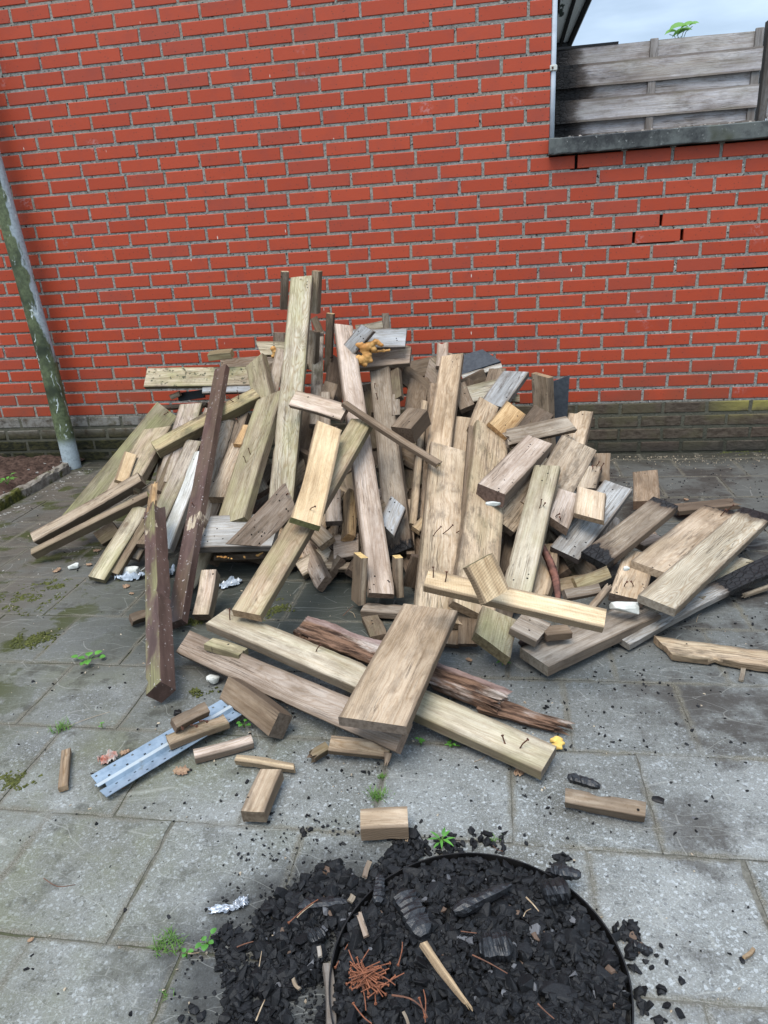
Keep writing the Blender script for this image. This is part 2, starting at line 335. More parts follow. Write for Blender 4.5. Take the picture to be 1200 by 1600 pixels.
def slab_material():
    t = NT('weathered_concrete_slab'); P = t.pos(); r = t.island(); X, Y, Z = t.sep(P)[0:3]
    P2 = t.vmath('MULTIPLY', P, (1, 1, .1))
    n = t.noise(P2, 6, 6, .62); c = t.mix(t.ramp(n, .32, .68), (.135, .139, .128), (.215, .221, .207))
    c = t.mix(t.math('MULTIPLY', t.math('SUBTRACT', r, .35), .55, clamp=True), c, (.24, .245, .235)); c = t.mix(t.math('MULTIPLY', t.math('SUBTRACT', .4, r), .7, clamp=True), c, (.085, .085, .075))
    st = t.noise(t.vmath('ADD', P2, (2.2, 6.1, 0)), 2.1, 7, .68); c = t.mix(t.math('MULTIPLY', t.ramp(st, .49, .64), .66), c, (.078, .075, .060)); c = t.mix(t.math('MULTIPLY', t.ramp(st, .46, .34), .35), c, (.27, .28, .27))
    # exposed aggregate: pale and dark grains
    v = t.voro(P2, 430, out='Color'); vr = t.sep(v); vb = t.sep(t.voro(P2, 190, out='Color'))
    c = t.mix(t.math('MULTIPLY', t.math('GREATER_THAN', vr[0], .78), .26), c, (.46, .49, .50))
    c = t.mix(t.math('MULTIPLY', t.math('GREATER_THAN', vb[0], .93), .45), c, (.46, .49, .50)); c = t.mix(t.math('MULTIPLY', t.math('GREATER_THAN', vb[1], .95), .5), c, (.05, .05, .05))
    c = t.mix(t.math('MULTIPLY', t.math('GREATER_THAN', vr[1], .80), .26), c, (.035, .037, .036))
    fine = t.noise(P2, 330, 3, .6); c = t.mix(t.math('MULTIPLY', t.ramp(fine, .5, .7), .35), c, (.34, .35, .36))
    # worn pale surface to the right and front, green film to the left
    left = t.ramp(t.math('ADD', X, t.math('MULTIPLY_ADD', n, .9, -.45)), -.75, .25, 1.0, 0.0)
    g = t.math('MULTIPLY', left, t.ramp(t.noise(P2, 3.3, 6, .65), .30, .62)); c = t.mix(t.math('MULTIPLY', g, .68), c, t.mix(t.ramp(n, .4, .6), (.135, .138, .075), (.085, .082, .050)))
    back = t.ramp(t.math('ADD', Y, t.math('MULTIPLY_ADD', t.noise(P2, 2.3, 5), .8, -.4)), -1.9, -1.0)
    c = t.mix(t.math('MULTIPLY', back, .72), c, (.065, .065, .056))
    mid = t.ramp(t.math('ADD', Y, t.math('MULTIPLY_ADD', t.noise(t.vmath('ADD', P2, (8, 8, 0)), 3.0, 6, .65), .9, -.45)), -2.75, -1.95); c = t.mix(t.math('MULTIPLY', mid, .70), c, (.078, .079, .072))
    damp_shade = t.math('MULTIPLY', t.math('MULTIPLY', t.ramp(X, .35, .0), t.ramp(X, -1.1, -.7)), t.ramp(t.math('ADD', Y, t.math('MULTIPLY', n, .5)), -1.95, -1.6)); c = t.mix(t.math('MULTIPLY', damp_shade, .8), c, (.030, .034, .025))  # damp green tint, deepened to paint the shade under the heap
    earth = t.math('MULTIPLY', t.ramp(X, -1.0, -1.45), t.ramp(t.noise(P2, 5, 5), .3, .55)); c = t.mix(t.math('MULTIPLY', earth, .8), c, (.085, .072, .055))
    bl = t.math('MULTIPLY', t.ramp(t.noise(t.vmath('ADD', P2, (3, 1, 0)), 7, 6, .7), .52, .66), t.ramp(X, .4, -.6)); c = t.mix(t.math('MULTIPLY', bl, .75), c, (.042, .040, .030))
    # moss cushions (left) and black grime / soil (right edge, back)
    m1 = t.math('MULTIPLY', t.ramp(X, -.75, -1.15), t.ramp(t.noise(t.vmath('ADD', P2, (7, 2, 0)), 4.5, 5, .6), .53, .60)); c = t.mix(m1, c, (.040, .045, .012))
    s1 = t.math('MULTIPLY', t.ramp(X, .40, .95), t.ramp(t.noise(t.vmath('ADD', P2, (1, 9, 0)), 3.2, 7, .7), .46, .60)); c = t.mix(t.math('MULTIPLY', s1, .85), c, (.038, .032, .027))
    rd = t.vmath('SUBTRACT', P2, (.19, -3.06, 0)); rx_ = t.sep(rd); rdist = t.math('SQRT', t.math('ADD', t.math('MULTIPLY', t.math('MULTIPLY', rx_[0], rx_[0]), .55), t.math('MULTIPLY', rx_[1], rx_[1])))
    soot = t.ramp(t.math('ADD', rdist, t.math('MULTIPLY_ADD', t.noise(P2, 11, 6, .7), .22, -.11)), .34, .20); c = t.mix(t.math('MULTIPLY', soot, .85), c, (.022, .022, .021))
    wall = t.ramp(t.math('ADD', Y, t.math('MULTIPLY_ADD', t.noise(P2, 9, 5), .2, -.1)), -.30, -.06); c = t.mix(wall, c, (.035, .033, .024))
    lime = t.ramp(t.noise(t.vmath('ADD', P2, (5, 5, 0)), 8, 7, .72), .66, .74); c = t.mix(t.math('MULTIPLY', lime, .45), c, (.42, .44, .44))
    PT_ = .2928; ry = t.math('DIVIDE', t.math('ADD', Y, 2.75), PT_); fy = t.math('FRACT', t.math('ADD', ry, 20.0)); par = t.math('MODULO', t.math('FLOOR', t.math('ADD', ry, 20.0)), 2.0)
    fx = t.math('FRACT', t.math('ADD', t.math('DIVIDE', t.math('SUBTRACT', X, .006), PT_), t.math('MULTIPLY_ADD', par, -.5, 20.5)))
    ed = t.math('MULTIPLY', t.math('MINIMUM', t.math('MINIMUM', fx, t.math('SUBTRACT', 1.0, fx)), t.math('MINIMUM', fy, t.math('SUBTRACT', 1.0, fy))), PT_)
    edn = t.math('ADD', ed, t.math('MULTIPLY_ADD', t.noise(P2, 28, 5, .7), -.034, .015))
    jm = t.ramp(edn, .0, .013, 1, 0); c = t.mix(t.math('MULTIPLY', jm, t.ramp(t.noise(P2, 5, 3), .3, .6, .25, .8)), c, t.mix(t.ramp(fine, .4, .6), (.075, .068, .045), (.17, .155, .125)))
    scr = t.voro(t.vmath('MULTIPLY', t.vmath('ADD', P2, t.vmath('MULTIPLY', t.noise(P2, 5, 2, out='Color'), (.1, .1, 0))), (3.0, 14, 1)), 1.6, feature='DISTANCE_TO_EDGE')
    c = t.mix(t.math('MULTIPLY', t.ramp(scr, .0, .012, 1, 0), .25), c, (.42, .42, .38))
    h = t.math('ADD', t.math('ADD', t.math('MULTIPLY', vr[0], .5), t.math('MULTIPLY', t.noise(P2, 45, 5, .7), 1.2)), t.math('MULTIPLY', m1, 2.5))
    return t.done(c, .82, t.bump(h, .7, .0022), .3)

def joint_material():
    t = NT('sandy_mossy_joint'); P = t.pos(); X, Y, Z = t.sep(P)[0:3]
    n = t.noise(P, 70, 5, .7); c = t.mix(t.ramp(n, .35, .65), (.095, .090, .075), (.155, .148, .125))
    m1 = t.math('MULTIPLY', t.ramp(t.noise(P, 3.5, 4), .45, .6), t.ramp(X, .6, -.5)); c = t.mix(t.math('MULTIPLY', m1, .7), c, (.045, .05, .016))
    return t.done(c, .95, t.bump(n, 1.0, .006), .1)

WOOD = wood_material(); PAINT = paint_material(); ROTTEN = rotten_material()
M_BRICK = brick_material(); M_PLINTH = plinth_material(); M_MORTAR = mortar_material(); M_SLAB = slab_material(); M_JOINT = joint_material()
M_CORE = simple('wall_core', (.05, .045, .04), (.02, .02, .018))
M_SLATE = simple('dark_fibre_cement', (.038, .045, .055), (.055, .064, .075), 60, .7, .4)
M_BLACK = simple('black_plastic', (.008, .008, .009), (.014, .014, .015), 30, .45, .2)
M_RUST = simple('rusty_steel', (.13, .055, .032), (.055, .026, .018), 120, .7, .5, metal=.3)
M_NAILRED = simple('orange_rust_nail', (.27, .10, .05), (.15, .06, .035), 90, .65, .5, metal=.25)
M_FOAM = simple('orange_spray_foam', (.58, .33, .11), (.42, .19, .05), 25, .55, .5, .004)
M_YFOAM = simple('yellow_foam', (.68, .48, .12), (.60, .38, .10), 25, .6, .5, .004)
M_WHITE = simple('white_plaster', (.58, .58, .54), (.42, .43, .39), 40, .85, .6, .003)
M_LEAF = simple('green_leaf', (.08, .24, .03), (.045, .15, .018), 30, .5, .2, spec=.4)
M_GRASS = simple('grass_blade', (.10, .20, .03), (.06, .13, .02), 30, .6, .2)
M_DRY = simple('dry_leaf', (.33, .22, .14), (.20, .12, .075), 40, .85, .5, .003)
M_STEEL = simple('black_burnt_steel', (.012, .012, .013), (.028, .026, .025), 40, .5, .4, metal=.6)

# ------------------------------------------------------------------ ground
g = mesh_from('ground', [(-30, -30, -.0018), (30, -30, -.0018), (30, 30, -.0018), (-30, 30, -.0018)], [(0, 1, 2, 3)])
tag(new_obj('ground', g, None, M_JOINT), kind='structure')
random.seed(4)
mb = MB(); PT = .2928
kx = -2.06
for row in range(-4, 14):
    y1 = -2.750 + (row) * PT; y0 = y1 - PT
    if y0 > -.02: continue
    y1c = min(y1, -.004)
    sh = .006 if row % 2 == 0 else .006 + PT / 2
    for ci in range(-9, 12):
        x0 = sh + ci * PT + random.uniform(-.003, .003); x1 = x0 + PT
        if x1 < kx + .03: continue
        x0c = max(x0, kx + .002)
        gp = random.uniform(.0008, .002); z = random.uniform(-.0004, .0024); tx, ty = random.uniform(-.001, .001), random.uniform(-.001, .001); b = .005
        def zz(x, y): return z + (x - x0) / PT * tx + (y - y0) / PT * ty
        n = 8; vs = []; fs = []
        ring_o = []; 
        corners = [(x0c + gp, y0 + gp), (x1 - gp, y0 + gp), (x1 - gp, y1c - gp), (x0c + gp, y1c - gp)]
        cx, cy = (x0c + x1) / 2, (y0 + y1c) / 2
        pts = []
        for a in range(4):
            p, q = corners[a], corners[(a + 1) % 4]
            for k in range(n):
                f = k / n; jx, jy = random.gauss(0, .0011), random.gauss(0, .0011)
                if random.random() < .06: jx, jy = jx * 4, jy * 4
                pts.append((p[0] + (q[0] - p[0]) * f + jx, p[1] + (q[1] - p[1]) * f + jy))
        N = len(pts)
        vs += [(px, py, -.03) for px, py in pts] + [(px, py, zz(px, py) - .0014) for px, py in pts]
        inn = [(px + (cx - px) * .03, py + (cy - py) * .03) for px, py in pts]
        vs += [(px, py, zz(px, py)) for px, py in inn]
        for i in range(N):
            j = (i + 1) % N; fs += [(i, j, N + j, N + i), (N + i, N + j, 2 * N + j, 2 * N + i)]
        fs.append(tuple(range(2 * N, 3 * N)))
        mb.add(vs, fs)
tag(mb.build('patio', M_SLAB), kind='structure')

# soil bed in the left corner and its kerb
def soil_mat():
    t = NT('loose_brown_soil'); P = t.pos(); n = t.noise(P, 38, 7, .7); n2 = t.noise(P, 9, 4)
    c = t.mix(t.ramp(n, .33, .66), (.022, .014, .011), (.105, .068, .053)); c = t.mix(t.math('MULTIPLY', t.ramp(n2, .45, .65), .5), c, (.03, .018, .014))
    return t.done(c, .95, t.bump(n, 1.0, .012), .1)
NX, NY = 110, 90; vs = []; fs = []
for j in range(NY + 1):
    for i in range(NX + 1):
        x = -4.6 + 2.52 * i / NX; y = -1.9 + 1.9 * j / NY; e = min(1, (NX - i) / 4)
        z = .02 + .035 * e * mnoise.fractal(Vector((x * 7, y * 7, 1.3)), .9, 2.1, 5) + .02 * e + .012 * e * mnoise.noise(Vector((x * 45, y * 45, 0)))
        vs.append((x, y, z))
for j in range(NY):
    for i in range(NX):
        a = j * (NX + 1) + i; fs.append((a, a + 1, a + NX + 2, a + NX + 1))
tag(new_obj('soil_bed', mesh_from('soil_bed', vs, fs, True), None, soil_mat()), kind='structure')
def kerb_mat():
    t = NT('mossy_kerb_concrete'); P = t.pos(); n = t.noise(P, 30, 6, .7); m1 = t.ramp(t.noise(P, 7, 5, .6), .47, .58)
    c = t.mix(t.ramp(n, .3, .7), (.12, .105, .085), (.26, .24, .205)); c = t.mix(m1, c, t.mix(t.ramp(n, .4, .6), (.03, .035, .01), (.085, .085, .02)))
    return t.done(c, .9, t.bump(t.math('ADD', n, m1), 1.0, .006), .15)
MK = kerb_mat(); mb = MB(); random.seed(2)
yy = -.20
while yy > -3.4:
    L = 1.0; bm = bmesh.new(); bmesh.ops.create_grid(bm, x_segments=1, y_segments=1, size=.5); bm.free()
    segs = 24
    for_s = []
    for k in range(segs + 1):
        y = yy - L * k / segs; 
        j = lambda s=.004: random.uniform(-s, s)
        for_s.append([(-2.108 + j(), y, -.03), (-2.106 + j(), y, .046 + j(.006)), (-2.098 + j(), y, .056 + j(.006)), (-2.07 + j(), y, .054 + j(.006)), (-2.062 + j(), y, .042 + j(.006)), (-2.060, y, -.03)])
    vs = [v for s_ in for_s for v in s_]; fs = []
    for k in range(segs):
        for i in range(5): fs.append((k * 6 + i, k * 6 + i + 1, (k + 1) * 6 + i + 1, (k + 1) * 6 + i))
    fs += [(0, 1, 2, 3, 4, 5), tuple(range(segs * 6, segs * 6 + 6))[::-1]]
    mb.add(vs, fs); yy -= L + .008
tag(mb.build('kerb', MK), kind='structure')

# lime and mortar crumbs beside the kerb: crumbs nobody could count
random.seed(9); mb = MB()
def crumb(mb, x, y, z, s, flat=.6):
    a = random.uniform(0, 6.28); pts = []
    for k in range(9):
        v = Vector((random.gauss(0, 1), random.gauss(0, 1), random.gauss(0, 1))).normalized() * s * random.uniform(.7, 1.2)
        pts.append(Vector((x + v.x, y + v.y, z + s * flat * .5 + v.z * flat)))
    bm = bmesh.new(); [bm.verts.new(p) for p in pts]; r_ = bmesh.ops.convex_hull(bm, input=bm.verts[:])
    junk = [v for v in bm.verts if not v.link_faces]; bmesh.ops.delete(bm, geom=junk, context='VERTS')
    bm.verts.index_update(); mb.add([v.co[:] for v in bm.verts], [[v.index for v in f.verts] for f in bm.faces]); bm.free()
for i in range(130):
    x = -2.02 + abs(random.gauss(0, .05)) ; y = random.uniform(-1.4, -.15); crumb(mb, x, y, 0, random.uniform(.002, .009))
for i in range(110):
    x = random.uniform(-1.9, -.7); y = random.uniform(-1.9, -.9); crumb(mb, x, y, 0, random.uniform(.0015, .005))
for i in range(14):
    x = random.uniform(-2.6, -2.12); y = random.uniform(-.9, -.1); crumb(mb, x, y, .045, random.uniform(.003, .012))
tag(mb.build('plaster_crumbs', simple('crumb_plaster', (.34, .33, .30), (.20, .185, .16), 60)), 'pale plaster crumbs scattered along the mossy kerb', 'rubble', None, 'stuff')

# ------------------------------------------------------------------ brick wall
H = .0712; ZR = 4 * H; EDGE = .6688
wall = empty('brick_wall', (0, 0, 0))
tag(wall, 'red glazed brick house wall with grey joints and a dark plinth behind the woodpile', 'wall')
random.seed(11)
def joints(k, x_lo, x_hi):
    if k >= 18: x0 = EDGE - (0 if k % 2 == 0 else .11); 
    else:
        drift = .068 * max(0, min(1, (k - 9) / 8.0)); x0 = .6264 + .11 * (k - 7) + drift
    x0 += random.uniform(-.008, .008) if k < 18 else 0
    x0 -= .22 * math.ceil((x0 - x_lo) / .22 + 1); js = []
    while x0 < x_hi + .3:
        js.append(x0); x0 += .22
    out = []
    for a in js:
        out.append(a + (random.uniform(-.006, .006) if abs(a - EDGE) > .02 and k < 60 else 0))
    return out
def crack_pt(px, py): p = at_y(px, py, 0.0); return (p[0], p[2])
HEAD_CR = [crack_pt(1021, 343), crack_pt(1057, 366), crack_pt(981, 371), crack_pt(897, 252), crack_pt(1199, 416)]
BED_CR = [(*crack_pt(1025, 381), .085), (*crack_pt(1190, 418), .12), (*crack_pt(905, 268), .035), (*crack_pt(960, 388), .03)]
bricks, plinth, mort = MB(), MB(), MB()
def one_brick(mb, x0, x1, z0, z1, y=0.0, depth=.06, rough=.0006, bev=.0022):
    j = lambda: random.gauss(0, rough)
    y += random.gauss(0, .0006)
    o = [(x0 + j(), y + bev, z0 + j()), (x1 + j(), y + bev, z0 + j()), (x1 + j(), y + bev, z1 + j()), (x0 + j(), y + bev, z1 + j())]
    i_ = [(x0 + bev, y, z0 + bev), (x1 - bev, y, z0 + bev), (x1 - bev, y, z1 - bev), (x0 + bev, y, z1 - bev)]
    bk = [(a, depth, c) for a, _, c in o]
    mb.add(o + i_ + bk, [(4, 5, 6, 7), (0, 1, 5, 4), (1, 2, 6, 5), (2, 3, 7, 6), (3, 0, 4, 7), (1, 0, 8, 9), (2, 1, 9, 10), (3, 2, 10, 11), (0, 3, 11, 8)])
XL = -4.6; XR = 4.6
for k in range(-4, 46):
    z0 = ZR + k * H; x_hi = XR if k < 17 else EDGE
    js = [a for a in joints(k, XL, x_hi)]
    js = [a for a in js if XL - .25 < a]
    jt = .0125
    prev = None; segs = []
    for a, b in zip(js[:-1], js[1:]):
        if a >= x_hi - .02: break
        bb = min(b, x_hi)
        if bb - a < .03: continue
        if x_hi - bb < .03: bb = x_hi
        segs.append((a, bb))
    wob = random.uniform(-.0012, .0012)
    for a, b in segs:
        last = abs(b - x_hi) < 1e-6
        one_brick(plinth if k < 0 else bricks, a + jt / 2 + random.uniform(0, .0015), b - (0 if last else jt / 2 + random.uniform(0, .0015)),
                  z0 + .0075 + wob + random.uniform(-.0008, .0008), z0 + H - .0065 + wob + random.uniform(-.0008, .0008), 0.0,
                  rough=.0022 if k < 0 else .0007, bev=.005 if k < 0 else .0022)
        # head joint to the left of this brick
        zc = z0 + H / 2
        if not any(abs(a - hx) < .06 and abs(zc - hz) < .042 for hx, hz in HEAD_CR):
            yj = .0035 + random.uniform(-.001, .0015); mort.add([(a - .013, yj, z0 - .001), (a + .013, yj, z0 - .001), (a + .013, yj, z0 + H + .001), (a - .013, yj, z0 + H + .001)], [(0, 1, 2, 3)])
    # bed joint below this course, in short strips so that a crack can be left open
    x = XL
    while x < x_hi:
        x2 = min(x + .03, x_hi); xm = (x + x2) / 2
        cr_ = any(abs(xm - bx) < hw and abs(z0 - bz) < .034 for bx, bz, hw in BED_CR)
        if cr_:
            mort.add([(x, .004, z0 - .0095), (x2, .004, z0 - .0095), (x2, .006, z0 + .002), (x, .006, z0 + .002)], [(0, 1, 2, 3)])
        else:
            y0_ = .0035 + .0012 * mnoise.noise(Vector((x * 9, k * 3.1, 0))); y1_ = .0035 + .0012 * mnoise.noise(Vector((x2 * 9, k * 3.1, 0)))
            mort.add([(x, y0_, z0 - .0095), (x2, y1_, z0 - .0095), (x2, y1_, z0 + .0105), (x, y0_, z0 + .0105)], [(0, 1, 2, 3)])
        x = x2
bricks.build('red_brick_courses', M_BRICK, wall); plinth.build('plinth_courses', M_PLINTH, wall)
mort.build('mortar_joints', M_MORTAR, wall)
core = MB(); core.box(XL, EDGE - .004, .055, .30, -.02, ZR + 46 * H); core.box(EDGE - .0038, XR, .055, .22, -.02, ZR + 17 * H - .002)
core.build('wall_core', M_CORE, wall)
side = MB()
for k in range(18, 46):                                              # the return of the high wall beyond the low one
    z0 = ZR + k * H; a = .04
    bm = MB()
    for y0_, y1_ in (((.0, .098), (.106, .3)) if k % 2 else ((.0, .2), (.208, .3))):
        side.box(EDGE - .0035, EDGE + .0005, max(.056, y0_), y1_, z0 + .006, z0 + H - .005)
side.build('return_bricks', M_BRICK, wall)

def coping_mat():
    t = NT('dark_weathered_coping'); P = t.pos(); X = t.sep(P)[0]; n = t.noise(P, 60, 6, .7); n2 = t.noise(P, 6, 5, .65)
    c = t.mix(t.ramp(n2, .4, .62), (.028, .03, .032), (.105, .115, .11)); c = t.mix(t.ramp(n, .6, .7), c, (.26, .27, .26)); c = t.mix(t.ramp(t.noise(P, 3, 4), .5, .65), c, (.05, .055, .035))
    return t.done(c, .8, t.bump(n, .6, .003), .3)
zc = ZR + 17 * H
cp = MB(); random.seed(3)
N = 60; xs = [EDGE - .003 + (XR - EDGE) * (i / N) ** 1.5 for i in range(N + 1)]
prof = [(-.042, zc + .001), (-.045, zc + .006), (-.044, zc + .066), (-.038, zc + .071), (.262, zc + .078), (.262, zc + .001)]
vs = []; fs = []
for x in xs:
    for (y, z) in prof:
        vs.append((x, y + random.uniform(-.0016, .0016), z + random.uniform(-.0016, .0016)))
for i in range(N):
    for j in range(6): fs.append((i * 6 + j, i * 6 + (j + 1) % 6, (i + 1) * 6 + (j + 1) % 6, (i + 1) * 6 + j))
fs += [(5, 4, 3, 2, 1, 0), tuple(N * 6 + j for j in range(6))]
cp.add(vs, fs); cp.build('coping_stone', coping_mat(), wall)

# white conduit up the corner of the high wall, with its clip
cd = MB(); cd.tube([(EDGE + .011, .012, zc + .074), (EDGE + .012, .012, zc + .3), (EDGE + .013, .012, 3.5)], .0125, 14)
cond = cd.build('cable_conduit', simple('pale_grey_pvc', (.55, .60, .66), (.44, .48, .53), 12, .45, .1), smooth=True)
tag(cond, 'pale grey plastic conduit pipe up the corner of the red wall', 'pipe')
p = at_y(866, 106, 0); cl = MB(); cl.box(EDGE - .004, EDGE + .029, -.006, .03, p[2] - .012, p[2] + .012, .003); cl.build('pipe_clip', M_WHITE, cond)
cl = MB(); cl.box(EDGE + .004, EDGE + .012, -.0085, -.0055, p[2] - .004, p[2] + .004); cl.build('screw', M_RUST, cond)

# drainpipe
def pipe_mat():
    t = NT('algae_covered_pvc_pipe'); P = t.coord('Object'); X, Y, Z = t.sep(P)[0:3]
    n = t.noise(t.vmath('MULTIPLY', P, (9, 9, 3.2)), 1.0, 6, .62); fine = t.noise(P, 60, 5, .65)
    zone = t.math('MULTIPLY', t.ramp(Z, .13, .20), t.ramp(Z, 2.3, 1.5))
    gm = t.ramp(t.math('ADD', n, t.math('MULTIPLY_ADD', t.math('MULTIPLY', t.sep(t.coord('Normal'))[0], t.ramp(Z, .35, .9)), -.30, .13)), .40, .46)
    gm = t.math('MULTIPLY', gm, zone)
    c = t.mix(t.ramp(fine, .4, .7), (.36, .42, .44), (.24, .28, .29))
    gc = t.mix(t.ramp(fine, .35, .65), (.065, .080, .038), (.125, .155, .075)); gc = t.mix(t.ramp(t.noise(P, 5, 3), .45, .65), gc, (.022, .030, .015))
    c = t.mix(gm, c, gc)
    # strips where the film has peeled off
    vv = t.vmath('ADD', t.vmath('MULTIPLY', P, (11, 11, 1.5)), t.vmath('MULTIPLY', t.noise(P, 26, 4, out='Color'), (.55, .55, .3)))
    e = t.voro(vv, 1.15, feature='DISTANCE_TO_EDGE'); pe = t.math('MULTIPLY', t.ramp(e, .012, .030, 1, 0), t.ramp(t.noise(P, 9, 3), .48, .56))
    c = t.mix(pe, c, (.56, .62, .60))
    return t.done(c, .55, t.bump(t.math('ADD', fine, t.math('MULTIPLY', pe, -1)), .4, .001), .4)
b0 = at_z(110, 733, .0); t1 = at_y(75, 567, -.11); t2 = at_y(29, 400, -.11); t3 = at_y(3, 300, -.11)
PB = Vector((t1[0], -.11, 0)); base = Vector((b0[0], -.115, .0))
dr = MB(); pts = [base, Vector(t1), Vector(t2), Vector(t2) + (Vector(t2) - Vector(t1)) * 1.2, Vector(t2) + (Vector(t2) - Vector(t1)) * 3.2]
pts = [q_ - base for q_ in pts]
dr.tube(pts, .049, 28, caps=False)
po = dr.build('drainpipe', pipe_mat(), smooth=True); po.location = base
tag(po, 'grey plastic drainpipe overgrown with green algae at the left corner', 'drainpipe')

# ------------------------------------------------------------------ fence behind the low wall
FY = .62
def pl_attr(o, a, b, seed, **k):
    d = dict(ringy=.35, dirt=.25, algae=0.0, lichen=0.0, holes=0.0, char_a=0.0, char_b=0.0, fade=.008, sawn=0.0, span=1.0, peel_at=0.0, peel_len=.12, end_tone=(.16, .12, .09))
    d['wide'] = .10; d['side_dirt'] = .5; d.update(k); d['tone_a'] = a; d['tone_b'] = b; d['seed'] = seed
    for kk, v in d.items(): o[kk] = [float(x) for x in v] if isinstance(v, (tuple, list)) else float(v)
fence = empty('woven_fence', (1.6, FY, 0)); tag(fence, 'weathered grey panel fence of overlapping boards behind the low wall, scorched at its left end', 'fence')
random.seed(21)
def board(name, x0, x1, yb, z0, z1, parent, th=.009, wav=.0, **kw):
    n = 26; vs = []; fs = []; cx, cz = (x0 + x1) / 2, (z0 + z1) / 2; e = [random.uniform(0, 50) for _ in range(3)]
    for i in range(n + 1):
        u = i / n; x = (x1 - x0) * (u - .5); yw = wav * math.sin(u * math.pi * 2 + e[0]) 
        tz = .003 * mnoise.noise(Vector((x * 3, e[1], 0))); bz = .003 * mnoise.noise(Vector((x * 3, e[2], 0))); h_ = (z1 - z0) / 2
        # local frame: X along, Y up (width), Z towards the viewer
        vs += [(x, -h_ + bz, th / 2 - yw), (x, h_ + tz, th / 2 - yw), (x, h_ + tz, -th / 2 - yw), (x, -h_ + bz, -th / 2 - yw)]
    for i in range(n):
        for j in range(4): fs.append((i * 4 + j, (i + 1) * 4 + j, (i + 1) * 4 + (j + 1) % 4, i * 4 + (j + 1) % 4))
    fs += [(0, 1, 2, 3), (n * 4 + 3, n * 4 + 2, n * 4 + 1, n * 4)]
    me = mesh_from(name, vs, fs); o = new_obj(name, me, parent, WOOD)
    M = Matrix(((1, 0, 0, cx), (0, 0, -1, yb), (0, 1, 0, cz), (0, 0, 0, 1)))
    o.matrix_basis = M
    if parent is not None: o.matrix_parent_inverse = Matrix.Translation(parent.location).inverted()
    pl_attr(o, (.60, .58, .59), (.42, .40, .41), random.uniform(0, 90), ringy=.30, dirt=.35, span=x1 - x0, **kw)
    return o
def fz(py, px=1000): return at_y(px, py, FY)[2]
# rows at x = 1000 px: tops and bottoms of the boards (front ones overlap the back ones)
ZT = fz(66); step = (fz(66) - fz(205)) / 5.0
fx0 = .40; fx1 = at_y(1187, 100, FY)[0]
for i in range(12):
    zt = ZT - step * i; front = (i % 2 == 1)
    alg = .35 if i in (0, 1, 3) else .1
    board('fence_board', fx0, fx1, FY - (.022 if front else 0), zt - step * (1.18 if front else 1.0) - .004, zt + (.006 if front else 0), fence, wav=.004,
          char_a=(.43 + .03 * (i % 3)) if i < 9 else 0.0, fade=.07, algae=alg * .5)
for bx, fy in ((at_y(1018, 120, FY)[0], 1), (at_y(1178, 120, FY)[0], 1), (at_y(925, 120, FY)[0], 0)):
    bt = MB(); bt.box(-.6, .6, -.020, .020, -.008, .008, .002); o = bt.build('batten', WOOD, fence)
    o.matrix_basis = Matrix(((0, 1, 0, bx), (0, 0, -1, FY - .012 if fy else FY + .014), (1, 0, 0, ZT - .592), (0, 0, 0, 1))); o.matrix_parent_inverse = Matrix.Translation(fence.location).inverted()
    pl_attr(o, (.33, .31, .30), (.22, .21, .20), random.uniform(0, 90), span=1.2, ringy=.2)
px_ = at_y(1196, 100, FY)[0]
bt = MB(); bt.box(-.9, .9, -.018, .018, -.035, .035, .003); o = bt.build('fence_post', WOOD, fence)
o.matrix_basis = Matrix(((0, 1, 0, px_ + .004), (0, 0, -1, FY - .0), (1, 0, 0, ZT - .86), (0, 0, 0, 1))); o.matrix_parent_inverse = Matrix.Translation(fence.location).inverted()
pl_attr(o, (.16, .15, .14), (.09, .085, .08), 3.0, span=1.6, dirt=.6)
fence2 = empty('woven_fence', (3, FY, 0)); tag(fence2, 'next grey fence panel starting at the right edge of the photo', 'fence')
for i in range(12):
    zt = ZT + .02 - step * i; front = (i % 2 == 1)
    board('fence_board', px_ + .03, px_ + 1.8, FY - (.022 if front else 0), zt - step * 1.1, zt, fence2, wav=.003, algae=.1)
# crumbly ledge of dead leaves behind the coping
random.seed(5); mb = MB()
for i in range(150):
    x = random.uniform(EDGE + .05, 1.8); crumb(mb, x, random.uniform(.0, .12), zc + .072, random.uniform(.004, .013), .7)
tag(mb.build('leaf_litter', simple('ledge_litter', (.33, .29, .25), (.12, .10, .085), 50)), 'crumbled litter lying on the dark coping in front of the fence', 'litter', None, 'stuff')

